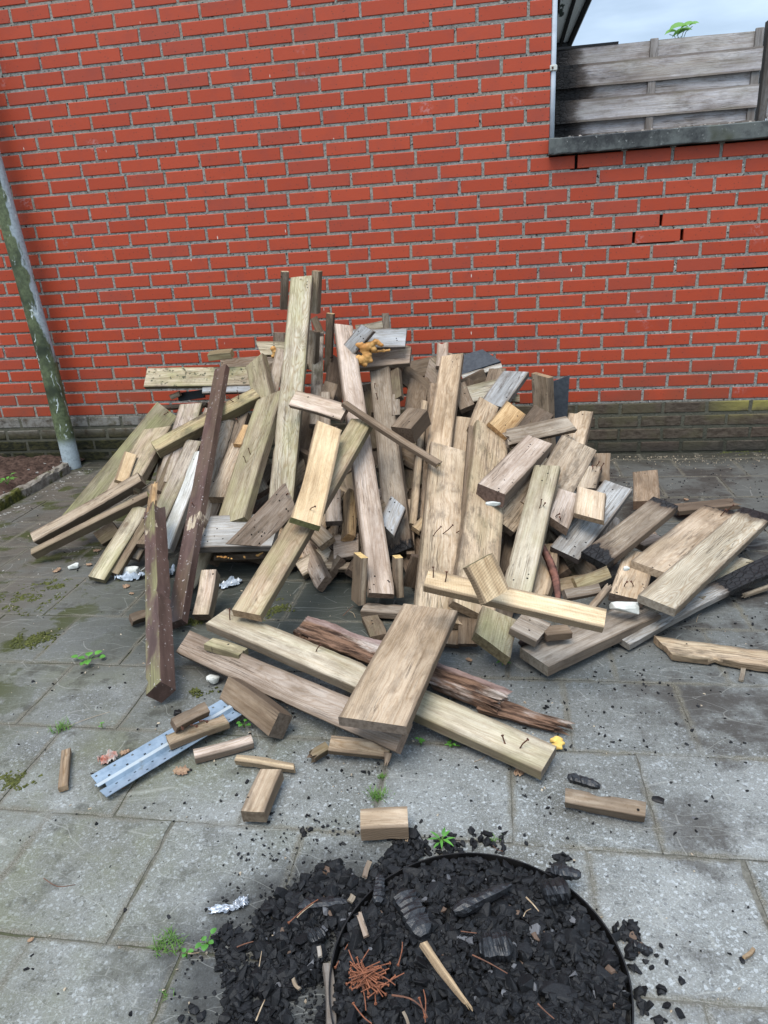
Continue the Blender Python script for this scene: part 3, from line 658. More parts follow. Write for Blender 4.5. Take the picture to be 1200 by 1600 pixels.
# dark panelled canopy beyond the wall corner
CY = 1.5
ca = empty('canopy_roof', at_y(888, 40, CY)); tag(ca, 'dark glazed canopy with black bars and white painted glare beyond the wall corner', 'canopy')
p00, p10 = at_y(845, 75, CY - .02), at_y(888, 72, CY); 
up0 = at_y(845, -110, CY - .5); up1 = at_y(969, -110, CY - .5)
def quad_slab(name, pts, th, mat, parent):
    a, b, c, d = [Vector(p) for p in pts]; n = (b - a).cross(d - a).normalized() * th
    me = mesh_from(name, [p - parent.location for p in (a, b, c, d, a + n, b + n, c + n, d + n)], [(0, 3, 2, 1), (4, 5, 6, 7), (0, 1, 5, 4), (1, 2, 6, 5), (2, 3, 7, 6), (3, 0, 4, 7)])
    return new_obj(name, me, parent, mat)
def glass_mat():
    t = NT('dark_canopy_glass'); P = t.coord('Object'); n = t.noise(P, 5.5, 5, .7); n2 = t.noise(t.vmath('ADD', P, (2, 2, 2)), 2.3, 2)
    c = t.mix(t.ramp(n, .4, .6), (.035, .05, .042), (.055, .07, .062)); zz = t.sep(P)[2]; c = t.mix(t.math('MULTIPLY', t.ramp(n, .40, .43), t.ramp(t.math('ADD', zz, t.math('MULTIPLY', n2, .3)), .36, .33)), c, (.75, .77, .74))  # white glare on the panes is painted into the colour
    return t.done(c, .4, t.bump(n, .2, .002), .5)
quad_slab('canopy_panel', (p00, p10, up1, up0), -.02, glass_mat(), ca)
def lerp(a, b, f): return Vector(a) * (1 - f) + Vector(b) * f
for f in (.36, .68, .985):
    mb = MB(); a, b = lerp(p00, p10, f), lerp(up0, up1, f); fw = Vector((0, -.02, -.01)); mb.tube([a + fw - ca.location, b + fw - ca.location], .012 if f < .9 else .018, 6); mb.build('glazing_bar', M_BLACK, ca)
mb = MB(); mb.tube([Vector(p00) - ca.location + Vector((0, -.03, .045)), Vector(p10) - ca.location + Vector((-.02, -.03, .045))], .018, 8); mb.build('white_gutter', M_WHITE, ca)
mb = MB(); mb.tube([Vector(p00) - ca.location + Vector((-.2, -.03, -.0)), Vector(p10) - ca.location + Vector((.01, -.03, .0))], .016, 6); mb.build('edge_rail', M_BLACK, ca)
# thin dark capping strip on the fence top
mb = MB(); a = at_y(868, 77, FY); b = at_y(966, 67, FY); mb.box(a[0] - .2, b[0], FY - .012, FY + .012, ZT + .002, ZT + .012)
mb.build('capping_strip', M_BLACK, fence).matrix_parent_inverse = Matrix.Translation(fence.location).inverted()

# ------------------------------------------------------------------ the woodpile
TONES = {  # two surface tones, end tone
 'G': ((.39, .335, .27), (.255, .21, .165), (.17, .13, .10)), 'T': ((.49, .39, .285), (.36, .28, .195), (.30, .21, .13)),
 'F': ((.66, .52, .34), (.56, .42, .26), (.50, .34, .19)), 'K': ((.52, .435, .365), (.39, .31, .25), (.20, .14, .10)),
 'W': ((.51, .455, .36), (.37, .325, .245), (.24, .20, .15)), 'U': ((.38, .385, .385), (.27, .275, .275), (.22, .20, .17)),
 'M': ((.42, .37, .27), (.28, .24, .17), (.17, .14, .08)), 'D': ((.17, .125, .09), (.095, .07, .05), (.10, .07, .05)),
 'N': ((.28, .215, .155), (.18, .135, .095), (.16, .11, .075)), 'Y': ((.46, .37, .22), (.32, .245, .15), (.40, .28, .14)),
 'O': ((.60, .42, .23), (.46, .30, .15), (.50, .30, .14)), 'X': ((.66, .66, .63), (.50, .50, .47), (.25, .22, .18))}
PL = {}; GROUP = 'timber offcuts thrown on the woodpile'
rs = random.Random(77)

def plank_mesh(name, L, w, t, rr, jag1=0, jag2=0, sk1=0, sk2=0, bow=0, crook=0, rough=1.0, taper=1.0, notch=None, twist=0.0):
    rot = rough >= 4 and t > .025
    nx = max(5, min(46, int(L / .022))) if not rot else min(90, int(L / .009)); ny = 17 if rot else 7
    hw, ht = w / 2, t / 2; b = min(.0014, t * .08)
    cs = []                                                     # cross-section loop (y, z, is_edge)
    for i in range(ny): cs.append((-hw + b + (w - 2 * b) * i / (ny - 1), ht))
    cs += [(hw, ht - b), (hw, 0), (hw, -ht + b)]
    for i in range(ny): cs.append((hw - b - (w - 2 * b) * i / (ny - 1), -ht))
    cs += [(-hw, -ht + b), (-hw, 0), (-hw, ht - b)]
    n = len(cs); s = rr.uniform(0, 100); vs = []; fs = []
    us = [i / nx for i in range(nx + 1)]
    j1 = [rr.random() ** 1.5 * jag1 for _ in range(n)]; j2 = [rr.random() ** 1.5 * jag2 for _ in range(n)]
    t1, t2 = math.tan(math.radians(sk1)), math.tan(math.radians(sk2))
    for u in us:
        x0 = (u - .5) * L
        for k, (y, z) in enumerate(cs):
            x = x0
            if u < .5:
                f = max(0, 1 - u / .5); x += y * t1 * f
                if jag1: x += j1[k] * max(0, 1 - u / min(.5, (jag1 * 2.5) / L)) if u < min(.5, jag1 * 2.5 / L) else 0
            else:
                f = max(0, (u - .5) / .5); x += y * t2 * f
                v_ = 1 - u
                if jag2: x -= j2[k] * max(0, 1 - v_ / min(.5, (jag2 * 2.5) / L)) if v_ < min(.5, jag2 * 2.5 / L) else 0
            tp = 1 + (taper - 1) * u
            q_ = Vector((x * 14 + s, y * 30, z * 30)); q2 = Vector((x * 55 + s, y * 120, z * 120))
            e = .0008 * rough * mnoise.noise(q_) + .0003 * rough * mnoise.noise(q2)
            edge = abs(y) > hw - b * 1.2
            chip = 0
            if edge:
                c_ = mnoise.noise(Vector((x * 22 + s, (1 if y > 0 else -1) * 5, (1 if z > 0 else -1) * 3)))
                chip = max(0, c_ - .40) * .014 * rough
            yy = y * tp - (chip if y > 0 else -chip) + crook * math.sin(u * math.pi) + e
            zz = z - (chip * .6 if z > 0 else -chip * .6) + bow * (4 * (u - .5) ** 2 - .33) + e
            if notch and notch[0] < u < notch[1] and y * notch[2] > 0:
                yy -= notch[2] * abs(notch[3]) * math.sin((u - notch[0]) / (notch[1] - notch[0]) * math.pi) * (abs(y) / hw)
            if rot:
                gr = mnoise.fractal(Vector((x * 5 + s, (y + z) * 75, s)), 1.0, 2.0, 3); zz += (gr * .007 - .004) * (1 if z > 0 else -.3); yy += gr * .003; x += gr * .006 * (abs(u - .5) * 2) ** 6
            if twist: a = twist * (u - .5); yy, zz = yy * math.cos(a) - zz * math.sin(a), yy * math.sin(a) + zz * math.cos(a)
            vs.append((x, yy, zz))
    for i in range(nx):
        for k in range(n):
            fs.append((i * n + k, (i + 1) * n + k, (i + 1) * n + (k + 1) % n, i * n + (k + 1) % n))
    for base, flip in ((0, False), (nx * n, True)):            # ends: strip across so that a jagged end stays sound
        top = list(range(0, ny)); m_ = 3
        c = len(vs); vs.append(tuple(sum(vs[base + k][a] for k in range(n)) / n for a in range(3)))
        for k in range(n):
            f = (base + k, base + (k + 1) % n, c); fs.append(f if not flip else f[::-1])
    me = mesh_from(name, vs, fs)
    # smooth along the faces only: mark by angle
    me.polygons.foreach_set('use_smooth', [True] * len(me.polygons))
    me.set_sharp_from_angle(angle=math.radians(24))
    return me

def depth_pt(px, py, d):
    if isinstance(d, tuple):
        return at_z(px, py, d[1]) if d[0] == 'z' else at_y(px, py, d[1])
    return at_heap(px, py, d)

def frame(p1, p2, roll):
    a = p2 - p1; L = np.linalg.norm(a); a = a / L; mid = (p1 + p2) / 2
    v = CAM - mid; v /= np.linalg.norm(v); n0 = v - a * (v @ a); n0 /= np.linalg.norm(n0); y0 = np.cross(n0, a)
    n = n0 * math.cos(roll) + y0 * math.sin(roll); y = np.cross(n, a)
    return a, y, n, L, mid

def P(pid, kind, label, x1, y1, x2, y2, wf, ws, t, d1, d2, tone, mat=None, cat=None, group=GROUP, nails=(), low=True, **o):
    if kind != 'wooden_post' and .02 < t < .05: t *= .72 if 'h' in o else .84
    p1, p2 = depth_pt(x1, y1, d1), depth_pt(x2, y2, d2)
    for it in range(60):
        a, y, n, L, mid = frame(p1, p2, 0)
        s = float((mid - CAM) @ AX[2]) / F_PX
        sn = max(-.78, min(.78, ws * s / t)); roll = math.asin(sn); w = o.get('w') or wf * s / math.cos(roll)
        a, y, n, L, mid = frame(p1, p2, roll)
        if 'h' in o:                                            # board lies on something: its face normal is given, not the view's
            hv = np.array(o['h'], float); n = hv - a * (hv @ a); n /= np.linalg.norm(n); y = np.cross(n, a)
            pj = lambda q_: np.array([AX[0] @ (q_ - CAM), AX[1] @ (q_ - CAM)]) / (AX[2] @ (q_ - CAM)) * F_PX
            ad = pj(mid + a * .05) - pj(mid - a * .05); ad /= np.linalg.norm(ad); yd = pj(mid + y * .05) - pj(mid - y * .05)
            w = wf / (abs(ad[0] * yd[1] - ad[1] * yd[0]) / .1)
        def lowest(p): return min((p + y * sy * w / 2 - n * sz)[2] for sy in (-1, 1) for sz in (0, t))
        def back(p): return max((p + y * sy * w / 2 - n * sz)[1] for sy in (-1, 1) for sz in (0, t))
        ok = True
        if lowest(p1) < .003 or back(p1) > -.008: p1 = p1 + (CAM - p1) * .004; ok = False
        if lowest(p2) < .003 or back(p2) > -.008: p2 = p2 + (CAM - p2) * .004; ok = False
        if ok: break
    c = mid - n * t / 2
    if t > L * .9 and False: pass
    rr = random.Random(sum(ord(q_) * (i + 3) for i, q_ in enumerate(pid)))
    mesh_kw = {k: o[k] for k in ('jag1', 'jag2', 'sk1', 'sk2', 'bow', 'crook', 'rough', 'taper', 'notch', 'twist') if k in o}
    mesh_kw.setdefault('bow', rr.uniform(-.004, .004) * min(1, L / .5)); mesh_kw.setdefault('crook', rr.uniform(-.003, .003)); mesh_kw.setdefault('twist', rr.uniform(-.05, .05))
    mesh_kw.setdefault('sk1', rr.uniform(-3, 3)); mesh_kw.setdefault('sk2', rr.uniform(-3, 3))
    me = plank_mesh(kind, L, w, t, rr, **mesh_kw)
    ob = new_obj(kind, me, None, mat or WOOD)
    M = Matrix.Identity(4)
    for i in range(3): M[i][0], M[i][1], M[i][2], M[i][3] = a[i], y[i], n[i], c[i]
    ob.matrix_basis = M
    ta, tb, te = TONES[tone] if isinstance(tone, str) else tone
    v = rr.uniform(.95, 1.06) if tone in ('F', 'W', 'X', 'O') else rr.uniform(.90, 1.24) if tone != 'N' or pid[:3] not in ('bur', 'end') else .8; warm = rr.uniform(-.03, .03)  # buried and wedged brown boards toned down to paint shade in the gaps
    v *= o.get('v', 1.0)
    adj = lambda q_: (q_[0] * v * (1 + warm), q_[1] * v, q_[2] * v * (1 - warm * 1.5))
    kw = dict(ringy=rr.uniform(.25, .62), dirt=rr.uniform(.2, .6), holes=rr.choice([0, 0, .12, .25]), end_tone=te, span=L, wide=w,
              algae=rr.choice([0, 0, 0, .25]))
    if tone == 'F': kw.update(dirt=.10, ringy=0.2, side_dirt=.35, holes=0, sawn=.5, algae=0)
    if tone == 'M': kw['algae'] = .6
    kw.update({k: v_ for k, v_ in o.items() if k in ('ringy', 'dirt', 'algae', 'lichen', 'holes', 'char_a', 'char_b', 'sawn', 'side_dirt', 'peel_at', 'peel_len', 'end_tone')})
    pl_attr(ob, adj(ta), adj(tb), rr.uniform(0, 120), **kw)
    tag(ob, label, cat or {'wooden_plank': 'plank', 'wood_offcut': 'offcut', 'wooden_post': 'post', 'wooden_batten': 'batten'}.get(kind, kind.split('_')[-1]), group)
    PL[pid] = (ob, M)
    for nl in nails: nail(ob, M, t, *nl, rr=rr)
    return ob

def nail(ob, M, t, px, py, ln=.035, dx=0.0, dy=0.0, rr=random, r=.0017, head=True, mat=None):
    """a nail standing out of the plank's face at a pixel; dx, dy lean it along and across"""
    Mi = M.inverted(); o_ = Mi @ Vector(CAM); d_ = (Mi.to_3x3() @ Vector(ray(px, py)))
    k = (t / 2 - o_.z) / d_.z; h = o_ + d_ * k
    tip = h + Vector((dx, dy, 1)).normalized() * ln; midp = (h + tip) / 2 + Vector((rr.uniform(-.1, .1), rr.uniform(-.1, .1), 0)) * ln
    mb = MB(); mb.tube([h - Vector((0, 0, .004)), midp, tip], r, 6)
    if head:
        dd = (tip - midp).normalized(); mb.tube([tip - dd * .0006, tip + dd * .0012], r * 2.1, 8)
    return mb.build('nail', mat or M_RUST, ob)

z = lambda v: ('z', v)
y_ = lambda v: ('y', v)
W, O_, B = 'wooden_plank', 'wood_offcut', 'wooden_batten'

# --- left wing
P('l01', W, 'wide algae-green plank sloping down the far left side, two nails in its upper end', 262, 640, 112, 822, 40, 0, .03, 1, z(.10), 'M', algae=1, nails=[(256, 647, .03, -.3, .3), (263, 636, .03, .3, .3), (277, 643, .03, 0, .4)])
P('l02', W, 'thick tan board beside the wide green plank, pale fresh-sawn patch on its face', 245, 668, 188, 765, 34, -16, .04, 1.8, 1.8, 'T', algae=.5)
P('l02b', O_, 'small fresh-sawn pale offcut wedged between the green plank and the long brown batten', 205, 708, 190, 752, 20, 0, .02, 3, 3, 'F')
P('l03', B, 'long brown batten at the far left, upper of the two lying side by side', 50, 840, 218, 745, 15, 11, .05, z(.10), 3.6, 'T', end_tone=(.2, .15, .1), ringy=0.22, dirt=.2)
P('l04', B, 'long narrow batten at the far left, lower of the two, with a green sawn end', 48, 862, 230, 771, 8, 12, .045, z(.06), 3.8, 'N', dirt=.3, algae=.2, end_tone=(.33, .30, .12))
P('l05', B, 'yellow-green batten with orange stains standing on the slabs at the left', 221, 792, 150, 903, 24, 4, .035, 2.2, z(.035), 'M', algae=.7, dirt=.5, h=(.2,-.3,.9))
P('l05b', B, 'narrow brown batten to the right of the yellow-green stained one', 228, 812, 177, 895, 15, -5, .035, 1.8, z(.03), 'N')
P('l06', O_, 'dark brown offcut lying under the two long battens at the far left', 152, 842, 180, 822, 22, 5, .04, z(.05), z(.09), 'D')
P('l07', 'wooden_post', 'square brown-painted post with a splintered top, standing nearest on the left', 233, 788, 239, 1076, 18, -20, .055, 6.5, z(.03), 'D', mat=PAINT, algae=.7, peel_at=-.33, peel_len=.035, jag1=.10, rough=2.2, notch=(.55, .60, 1, .008))
P('l07b', O_, 'torn fresh splinter sticking up from the top of the square brown post', 242, 752, 237, 800, 11, 0, .012, 6, 6.6, 'O', jag1=.04, rough=4, taper=1.3)
P('l08', 'wooden_post', 'long slim dark brown painted post leaning over the left wing, flaked near its foot', 344, 573, 271, 972, 18, -9, .032, 5.2, z(.03), 'D', mat=PAINT, peel_at=.28, peel_len=.05, algae=.1, nails=[(303, 790, .02, .2, .3)])
P('l09', B, 'yellow-brown batten lying across the dark painted post, nails along its top', 240, 697, 400, 612, 17, 13, .05, 4, 4.2, 'Y', dirt=.9, algae=.5, end_tone=(.4, .34, .2), nails=[(366, 628, .04, -.5, .5), (350, 634, .035, -.3, .6), (372, 624, .04, .4, .5)])
P('l10', W, 'wide pinkish tan board upright behind the yellow-brown batten at the left', 298, 630, 262, 752, 33, -4, .03, 2, 2, 'K', algae=.35)
P('l10b', W, 'brown board in the shade under the yellow-brown batten', 285, 700, 256, 770, 28, 0, .03, 1.4, 1.4, 'N')
P('l11', W, 'lichen-blotched pale board lying level against the wall at the upper left', 227, 589, 392, 587, 29, 4, .035, y_(-.30), y_(-.30), 'W', algae=.75, lichen=.9, dirt=.5)
P('l11b', W, 'pale grey board just below the lichen-blotched level board', 316, 609, 392, 607, 11, 3, .03, y_(-.34), y_(-.34), 'U')
P('l12', O_, 'short dark-topped block with a yellow front, perched on the level board', 325, 560, 361, 556, 10, -6, .05, y_(-.31), y_(-.31), 'Y', dirt=.3)
P('l13', W, 'pinkish weathered board behind the level board, below the brick courses', 345, 569, 460, 560, 17, 0, .03, y_(-.15), y_(-.15), 'K')
P('l13b', B, 'thin brown lath close to the wall at the far upper left', 240, 636, 322, 631, 6, 3, .03, y_(-.22), y_(-.22), 'N')
P('l13c', O_, 'little yellowish offcut under the level board at the far upper left', 266, 621, 280, 615, 8, 0, .02, y_(-.28), y_(-.28), 'T')
P('l14', W, 'short grey-green board standing just left of the tall knotty plank', 396, 562, 416, 655, 30, -7, .035, 2.6, 2.4, 'M', algae=.5, sk1=18)
P('l15', O_, 'pale offcut with orange foam on its end, left of the tall plank', 404, 544, 462, 546, 21, 3, .03, y_(-.24), y_(-.24), 'W', sk1=-28)
P('l15b', O_, 'pinkish stub upright against the wall, left of the tall plank', 436, 520, 437, 562, 18, 0, .03, y_(-.21), y_(-.21), 'K')
P('l15c', O_, 'dark grey board below the pale offcut with foam', 402, 566, 440, 568, 10, 2, .03, y_(-.27), y_(-.27), 'G', dirt=.7)
P('l15d', W, 'light tan board tucked behind the left edge of the tall plank', 440, 545, 424, 622, 17, 0, .03, 1.8, 2, 'K')
P('l16', B, 'grey-green batten in the left wing running just left of the white painted one', 303, 688, 245, 812, 23, -5, .035, 2.6, 2.6, 'G', algae=.6)
P('l17', B, 'white painted batten showing between the two brown posts', 314, 704, 253, 858, 20, -8, .035, 3.0, z(.10), 'X', dirt=.15, ringy=0.07)
P('l18', B, 'light grey batten right of the dark painted post', 357, 655, 320, 772, 21, 0, .03, 2.4, 2.6, 'G')
P('l19', B, 'dark grey-brown batten leaning in the gap right of the dark painted post', 378, 645, 322, 812, 19, -6, .035, 1.7, 1.6, 'N', nails=[(371, 660, .03, .3, .3), (374, 652, .03, -.4, .3)])
P('l20', O_, 'small orange-brown split piece left of the mossy leaning plank', 386, 664, 371, 694, 13, -5, .03, 3.4, 3.4, 'O')
P('l21', B, 'tan batten with a dark sawn foot left of the mossy leaning plank', 372, 692, 338, 776, 24, -7, .045, 2.8, 3, 'T', dirt=.6)
P('l22', B, 'grey batten low down beside the flaked foot of the dark painted post', 340, 768, 312, 850, 22, -4, .03, 1.6, 1.8, 'G')
P('l23', B, 'mossy batten running out from under the nail-holed grey boards', 335, 838, 296, 912, 22, 6, .04, 1.2, z(.04), 'M', algae=.6, dirt=.5)
P('l24', B, 'short square stub standing on the slabs between the dark post and the long diagonal plank', 326, 890, 313, 960, 24, -8, .05, z(.15), z(.05), 'K', algae=.3)
P('l25', O_, 'yellow sliver of wood low in the gap behind the painted posts', 285, 828, 268, 858, 11, 0, .02, z(.10), z(.06), 'Y')
P('l26', O_, 'grey offcut close behind the square brown post', 226, 842, 209, 872, 14, -4, .03, z(.10), z(.05), 'G')
P('l27', O_, 'small brown block on the slab at the left of the square post', 205, 966, 229, 958, 13, 6, .045, z(.035), z(.035), 'N')
P('l28', B, 'brown batten half buried right of the yellow-green stained one', 262, 770, 222, 850, 22, -5, .03, 1.2, 1.4, 'N')
P('l29', B, 'pinkish brown batten deep in the left wing', 330, 640, 300, 720, 20, 0, .03, 1.0, 1.0, 'K')
P('l30', 'plastic_sheet', 'black plastic piece in the dark gap under the level board', 278, 621, 318, 615, 13, 0, .02, y_(-.24), y_(-.24), 'D', mat=M_BLACK, group=None)

# --- centre, upper part
P('c01', W, 'tallest plank, knotty and pale green-grey, standing upright at the top of the pile', 471, 432, 436, 806, 36, -3, .03, y_(-.42), 1.8, 'W', algae=.55, ringy=0.75, taper=.98, dirt=.35, holes=.25, sk1=0)
P('c02', O_, 'short board end to the left of the tallest plank, at its top', 446, 425, 444, 484, 11, 2, .03, y_(-.40), y_(-.38), 'N', dirt=.6, end_tone=(.4, .33, .22))
P('c03', O_, 'short board end to the right of the tallest plank, at its top', 493, 424, 490, 490, 12, -5, .04, y_(-.40), y_(-.38), 'T', dirt=.5)
P('c04', O_, 'short tan board end halfway up the right side of the tallest plank', 487, 518, 484, 578, 13, -7, .04, y_(-.44), y_(-.44), 'T', dirt=.5)
P('c05', O_, 'narrow board on edge with a yellow sawn tip, right of the tallest plank', 515, 490, 511, 582, 11, -3, .03, y_(-.42), y_(-.42), 'N', dirt=.8, end_tone=(.6, .46, .25))
P('c06', W, 'dark grey plank standing between the tallest plank and the foam-smeared boards', 498, 515, 493, 662, 18, 0, .03, 1.6, 1.4, 'G', dirt=.8)
P('c06b', O_, 'small brown wedge behind the right edge of the tallest plank', 490, 496, 500, 520, 12, 0, .02, y_(-.2), y_(-.2), 'N')
P('c07', W, 'long straight pale plank down the middle of the pile, nail holes near its foot', 537, 508, 597, 928, 33, 3, .03, y_(-.46), z(.08), 'K', taper=1.0, holes=.35, dirt=.15, ringy=0.32, sk1=0, sk2=0)
P('c08', O_, 'small pale tilted board with nail holes and a red spot by the orange foam', 573, 512, 536, 556, 22, -4, .02, y_(-.66), y_(-.62), 'U', holes=.5, dirt=.1, sk1=-25, sk2=-18)
P('c09', O_, 'light grey board with a round knot, topmost at the orange foam', 550, 528, 634, 527, 29, 4, .028, y_(-.58), y_(-.58), 'U', holes=.4, dirt=.1, h=(0,-.75,.66))
P('c10', O_, 'tan-grey board directly under the round-knot board', 552, 563, 641, 554, 26, 6, .035, y_(-.56), y_(-.56), 'K', dirt=.2, h=(0,-.6,.8))
P('c11', O_, 'pale slip of wood close to the wall behind the round-knot board', 556, 514, 598, 507, 12, 0, .02, y_(-.3), y_(-.3), 'W')
P('c11b', O_, 'grey stub sticking up behind the round-knot board', 602, 490, 603, 530, 11, 0, .02, y_(-.24), y_(-.24), 'G')
P('c12', W, 'grey plank with a charred patch low down, standing right of the long straight plank', 592, 572, 624, 863, 34, -4, .032, 2.0, 1.6, 'G', dirt=.3, ringy=0.36, char_b=.05, taper=1.05, nails=[(585, 606, .04, .5, .6), (590, 625, .03, -.6, .3)])
P('c12b', O_, 'dark brown board end standing right under the orange foam', 616, 577, 620, 622, 14, -4, .03, 2.6, 2.6, 'D')
P('c12c', O_, 'grey block peeping out right of the charred-patch plank', 618, 616, 619, 648, 13, 0, .03, 2.4, 2.4, 'G')
P('c13', W, 'pale pinkish board lying across the tallest plank, dark sawn left end', 457, 621, 538, 644, 26, 4, .028, 9.5, 9.5, 'K', dirt=.1, holes=.15)
P('c14', B, 'thin lath lying diagonally over the middle planks, tip broken off yellow', 538, 628, 688, 724, 8, 9, .022, 10.5, 8.0, 'N', dirt=.1, end_tone=(.6, .45, .25), jag2=.008)
P('c15', W, 'bright fresh-sawn board with a curved side at the centre of the pile', 515, 664, 478, 815, 45, 1, .03, 12, 13, 'F', notch=(.25, .95, -1, .008), sk1=5, end_tone=(.16, .16, .07), sawn=.8, nails=[(484, 796, .028, .2, .5)])
P('c16', W, 'long greenish plank lying diagonally from the centre down to the front left', 566, 655, 384, 957, 36, -7, .035, 8.5, z(.165), 'T', algae=.5, dirt=.35, ringy=0.43)
P('c17', W, 'mossy plank leaning left of the tallest plank, two nails in its face', 421, 616, 358, 815, 36, -11, .04, 4.6, 4.6, 'M', algae=.55, sk1=0, nails=[(391, 711, .03, -.5, .3), (384, 724, .03, -.6, .2)])
P('c18', O_, 'thick block with a rust-brown side resting on the lath at the centre', 626, 668, 652, 638, 26, 20, .07, 8.2, 8.2, 'N', dirt=.3)
P('c19', B, 'narrow light batten upright left of the wide stained board', 664, 625, 646, 818, 11, 2, .03, 3.0, 2.4, 'T')
P('c20', B, 'darker batten upright behind the wide stained board', 678, 598, 664, 812, 15, 0, .03, 2.4, 2.2, 'N')
P('c21', W, 'tan plank with two knots standing upright right of the centre', 706, 554, 683, 716, 36, -3, .03, 4.0, 4.2, 'T', dirt=.25, ringy=0.43)
P('c22', O_, 'splintered pinkish board end behind the two-knot plank', 692, 534, 690, 572, 18, 0, .025, 2.2, 2.2, 'K', jag1=.02)
P('c23', W, 'dark pinkish-grey board lying level against the wall right of the foam', 625, 582, 690, 568, 27, 3, .035, y_(-.26), y_(-.26), 'N', dirt=.5, algae=0)
P('c23b', W, 'shadowed grey board just under the dark level board right of the foam', 628, 601, 690, 592, 10, 0, .03, y_(-.32), y_(-.32), 'D')
P('c24', W, 'thin grey upright board left of the dark cavity under the orange foam', 508, 612, 509, 690, 17, 0, .03, 2.2, 2.0, 'G')
P('c25', O_, 'grey wedge of wood behind the crossing pinkish board', 518, 598, 505, 640, 22, 0, .03, 1.2, 1.2, 'N')

# --- slates and boards at the upper right
P('u01', 'slate_panel', 'dark blue-grey slab lying near the wall behind the two-knot plank', 716, 572, 768, 555, 27, 3, .012, y_(-.24), y_(-.20), 'D', mat=M_SLATE, sk2=-20, group=None)
P('u02', O_, 'white edge strip lying under the dark blue-grey slab', 722, 589, 784, 571, 8, 3, .02, y_(-.32), y_(-.32), 'X')
P('u03', 'plastic_box', 'black hollow plastic piece under the white edge strip', 728, 603, 786, 582, 16, 0, .05, y_(-.28), y_(-.28), 'D', mat=M_BLACK, group=None)
P('u04', W, 'yellowish white board sloping below the black plastic piece', 728, 617, 798, 600, 26, 3, .03, 2.2, 2.2, 'W', algae=.5)
P('u04b', O_, 'pale tip of a mossy board left of the upright tan board by the wall', 772, 622, 812, 622, 12, 2, .03, 2.0, 2.0, 'M')
P('u05', W, 'blue-grey fibrous board tilted at the upper right', 806, 580, 768, 632, 34, -5, .03, 3.4, 3.4, 'U', dirt=.5, ringy=0.18, sk1=-12)
P('u06', O_, 'dark grey-brown board in the shadow right of the two-knot plank', 716, 600, 730, 636, 24, 0, .03, 2.6, 2.6, 'N', dirt=.5)
P('u07', O_, 'sawn tan board end beside the fresh orange one', 764, 628, 748, 672, 35, 0, .03, 3.8, 3.8, 'T', sawn=.5, sk1=15)
P('u08', O_, 'fresh orange sawn board end tilted at the upper right', 807, 637, 778, 672, 38, 0, .03, 4.6, 4.6, 'O', dirt=.1, sawn=.8)
P('u09', W, 'stained tan board upright by the wall beside the dark slate', 843, 587, 850, 742, 26, -8, .035, y_(-.42), y_(-.40), 'T', dirt=.7)
P('u10', 'slate_panel', 'dark slate slab standing upright at the right shoulder of the pile', 876, 592, 868, 728, 26, 0, .012, y_(-.36), y_(-.34), 'D', mat=M_SLATE, sk1=-22, group=None)
P('u11', W, 'grey-tan board with a ragged top at the right shoulder, right of the slate', 908, 642, 893, 700, 36, -3, .03, 1.8, 2.0, 'T', jag1=.02, dirt=.5)
P('u12', O_, 'grey-brown board with a split edge lying over the right shoulder', 790, 684, 893, 661, 25, 4, .035, 5.0, 4.6, 'G', jag1=.02, dirt=.3, sk2=-20)
P('u13', W, 'short pale board at the left of the wide twin boards, rounded top', 728, 652, 716, 730, 42, 0, .03, 3.2, 3.4, 'T', rough=2, dirt=.15)

# --- the wide boards right of the centre
P('r01', W, 'widest stained board standing right of the centre, three nails in its face', 703, 698, 688, 968, 68, 3, .03, 4.6, z(.10), 'T', ringy=0.47, dirt=.5, taper=1.04, algae=.1, nails=[(676, 838, .045, -.3, .4), (691, 834, .05, -.1, .5), (712, 832, .05, 0, .5)])
P('r02', W, 'wide tan board with a raised left edge right of the three-nail board', 770, 668, 741, 955, 58, 6, .035, 3.8, z(.12), 'T', ringy=0.22, dirt=.6)
P('r02c', B, 'narrow strip of wood upright between the two widest boards', 737, 664, 716, 950, 9, 2, .03, 4.9, 3.4, 'N', dirt=.3)
P('r02d', W, 'grey-brown board foot left of the mossy block, below the crossing batten', 733, 935, 731, 1006, 30, 0, .03, z(.13), z(.04), 'N')
P('r02b', W, 'brown board foot showing below the crossing fresh batten', 706, 930, 700, 1006, 34, 0, .03, z(.12), z(.03), 'N')
P('r03', 'wooden_post', 'thick pinkish block lying with its nail-holed end toward the viewer', 843, 686, 768, 764, 41, 0, .06, 5.6, 8.4, 'K', dirt=.1, holes=.3, ringy=0.22, end_tone=(.15, .10, .08), h=(0, -.55, .83))
P('r04', W, 'pale mossy board dotted with nail holes leaning right of the wide boards', 855, 727, 806, 926, 42, -3, .03, 6.6, 5.0, 'W', algae=.35, holes=.7, ringy=0.18, dirt=.15, rough=1.8, nails=[(842, 795, .035, -.6, .3), (848, 790, .03, .5, .5)])
P('r05', W, 'broad speckled board sloping under the pinkish block at the right', 905, 692, 842, 798, 62, -3, .03, 3.6, 4.0, 'T', dirt=.6, ringy=0.36, h=(.25,-.5,.85))
P('r06', W, 'brown sawn board with a dark end left of the broad speckled board', 862, 722, 782, 816, 52, 0, .035, 3.9, 5.0, 'T', dirt=.5, ringy=0.22, end_tone=(.12, .09, .065))
P('r07', O_, 'fresh tan diamond-shaped offcut lying on the right slope', 924, 765, 919, 807, 45, -2, .025, 6.6, 7.2, 'T', sk1=28, sk2=26, dirt=.15)
P('r08', O_, 'pink-white offcut with nails left of the fresh diamond offcut', 890, 768, 872, 816, 36, 0, .04, 5.4, 6.0, 'K', dirt=.1, sk2=20, nails=[(868, 806, .03, .5, .4), (876, 812, .025, .6, -.3)])
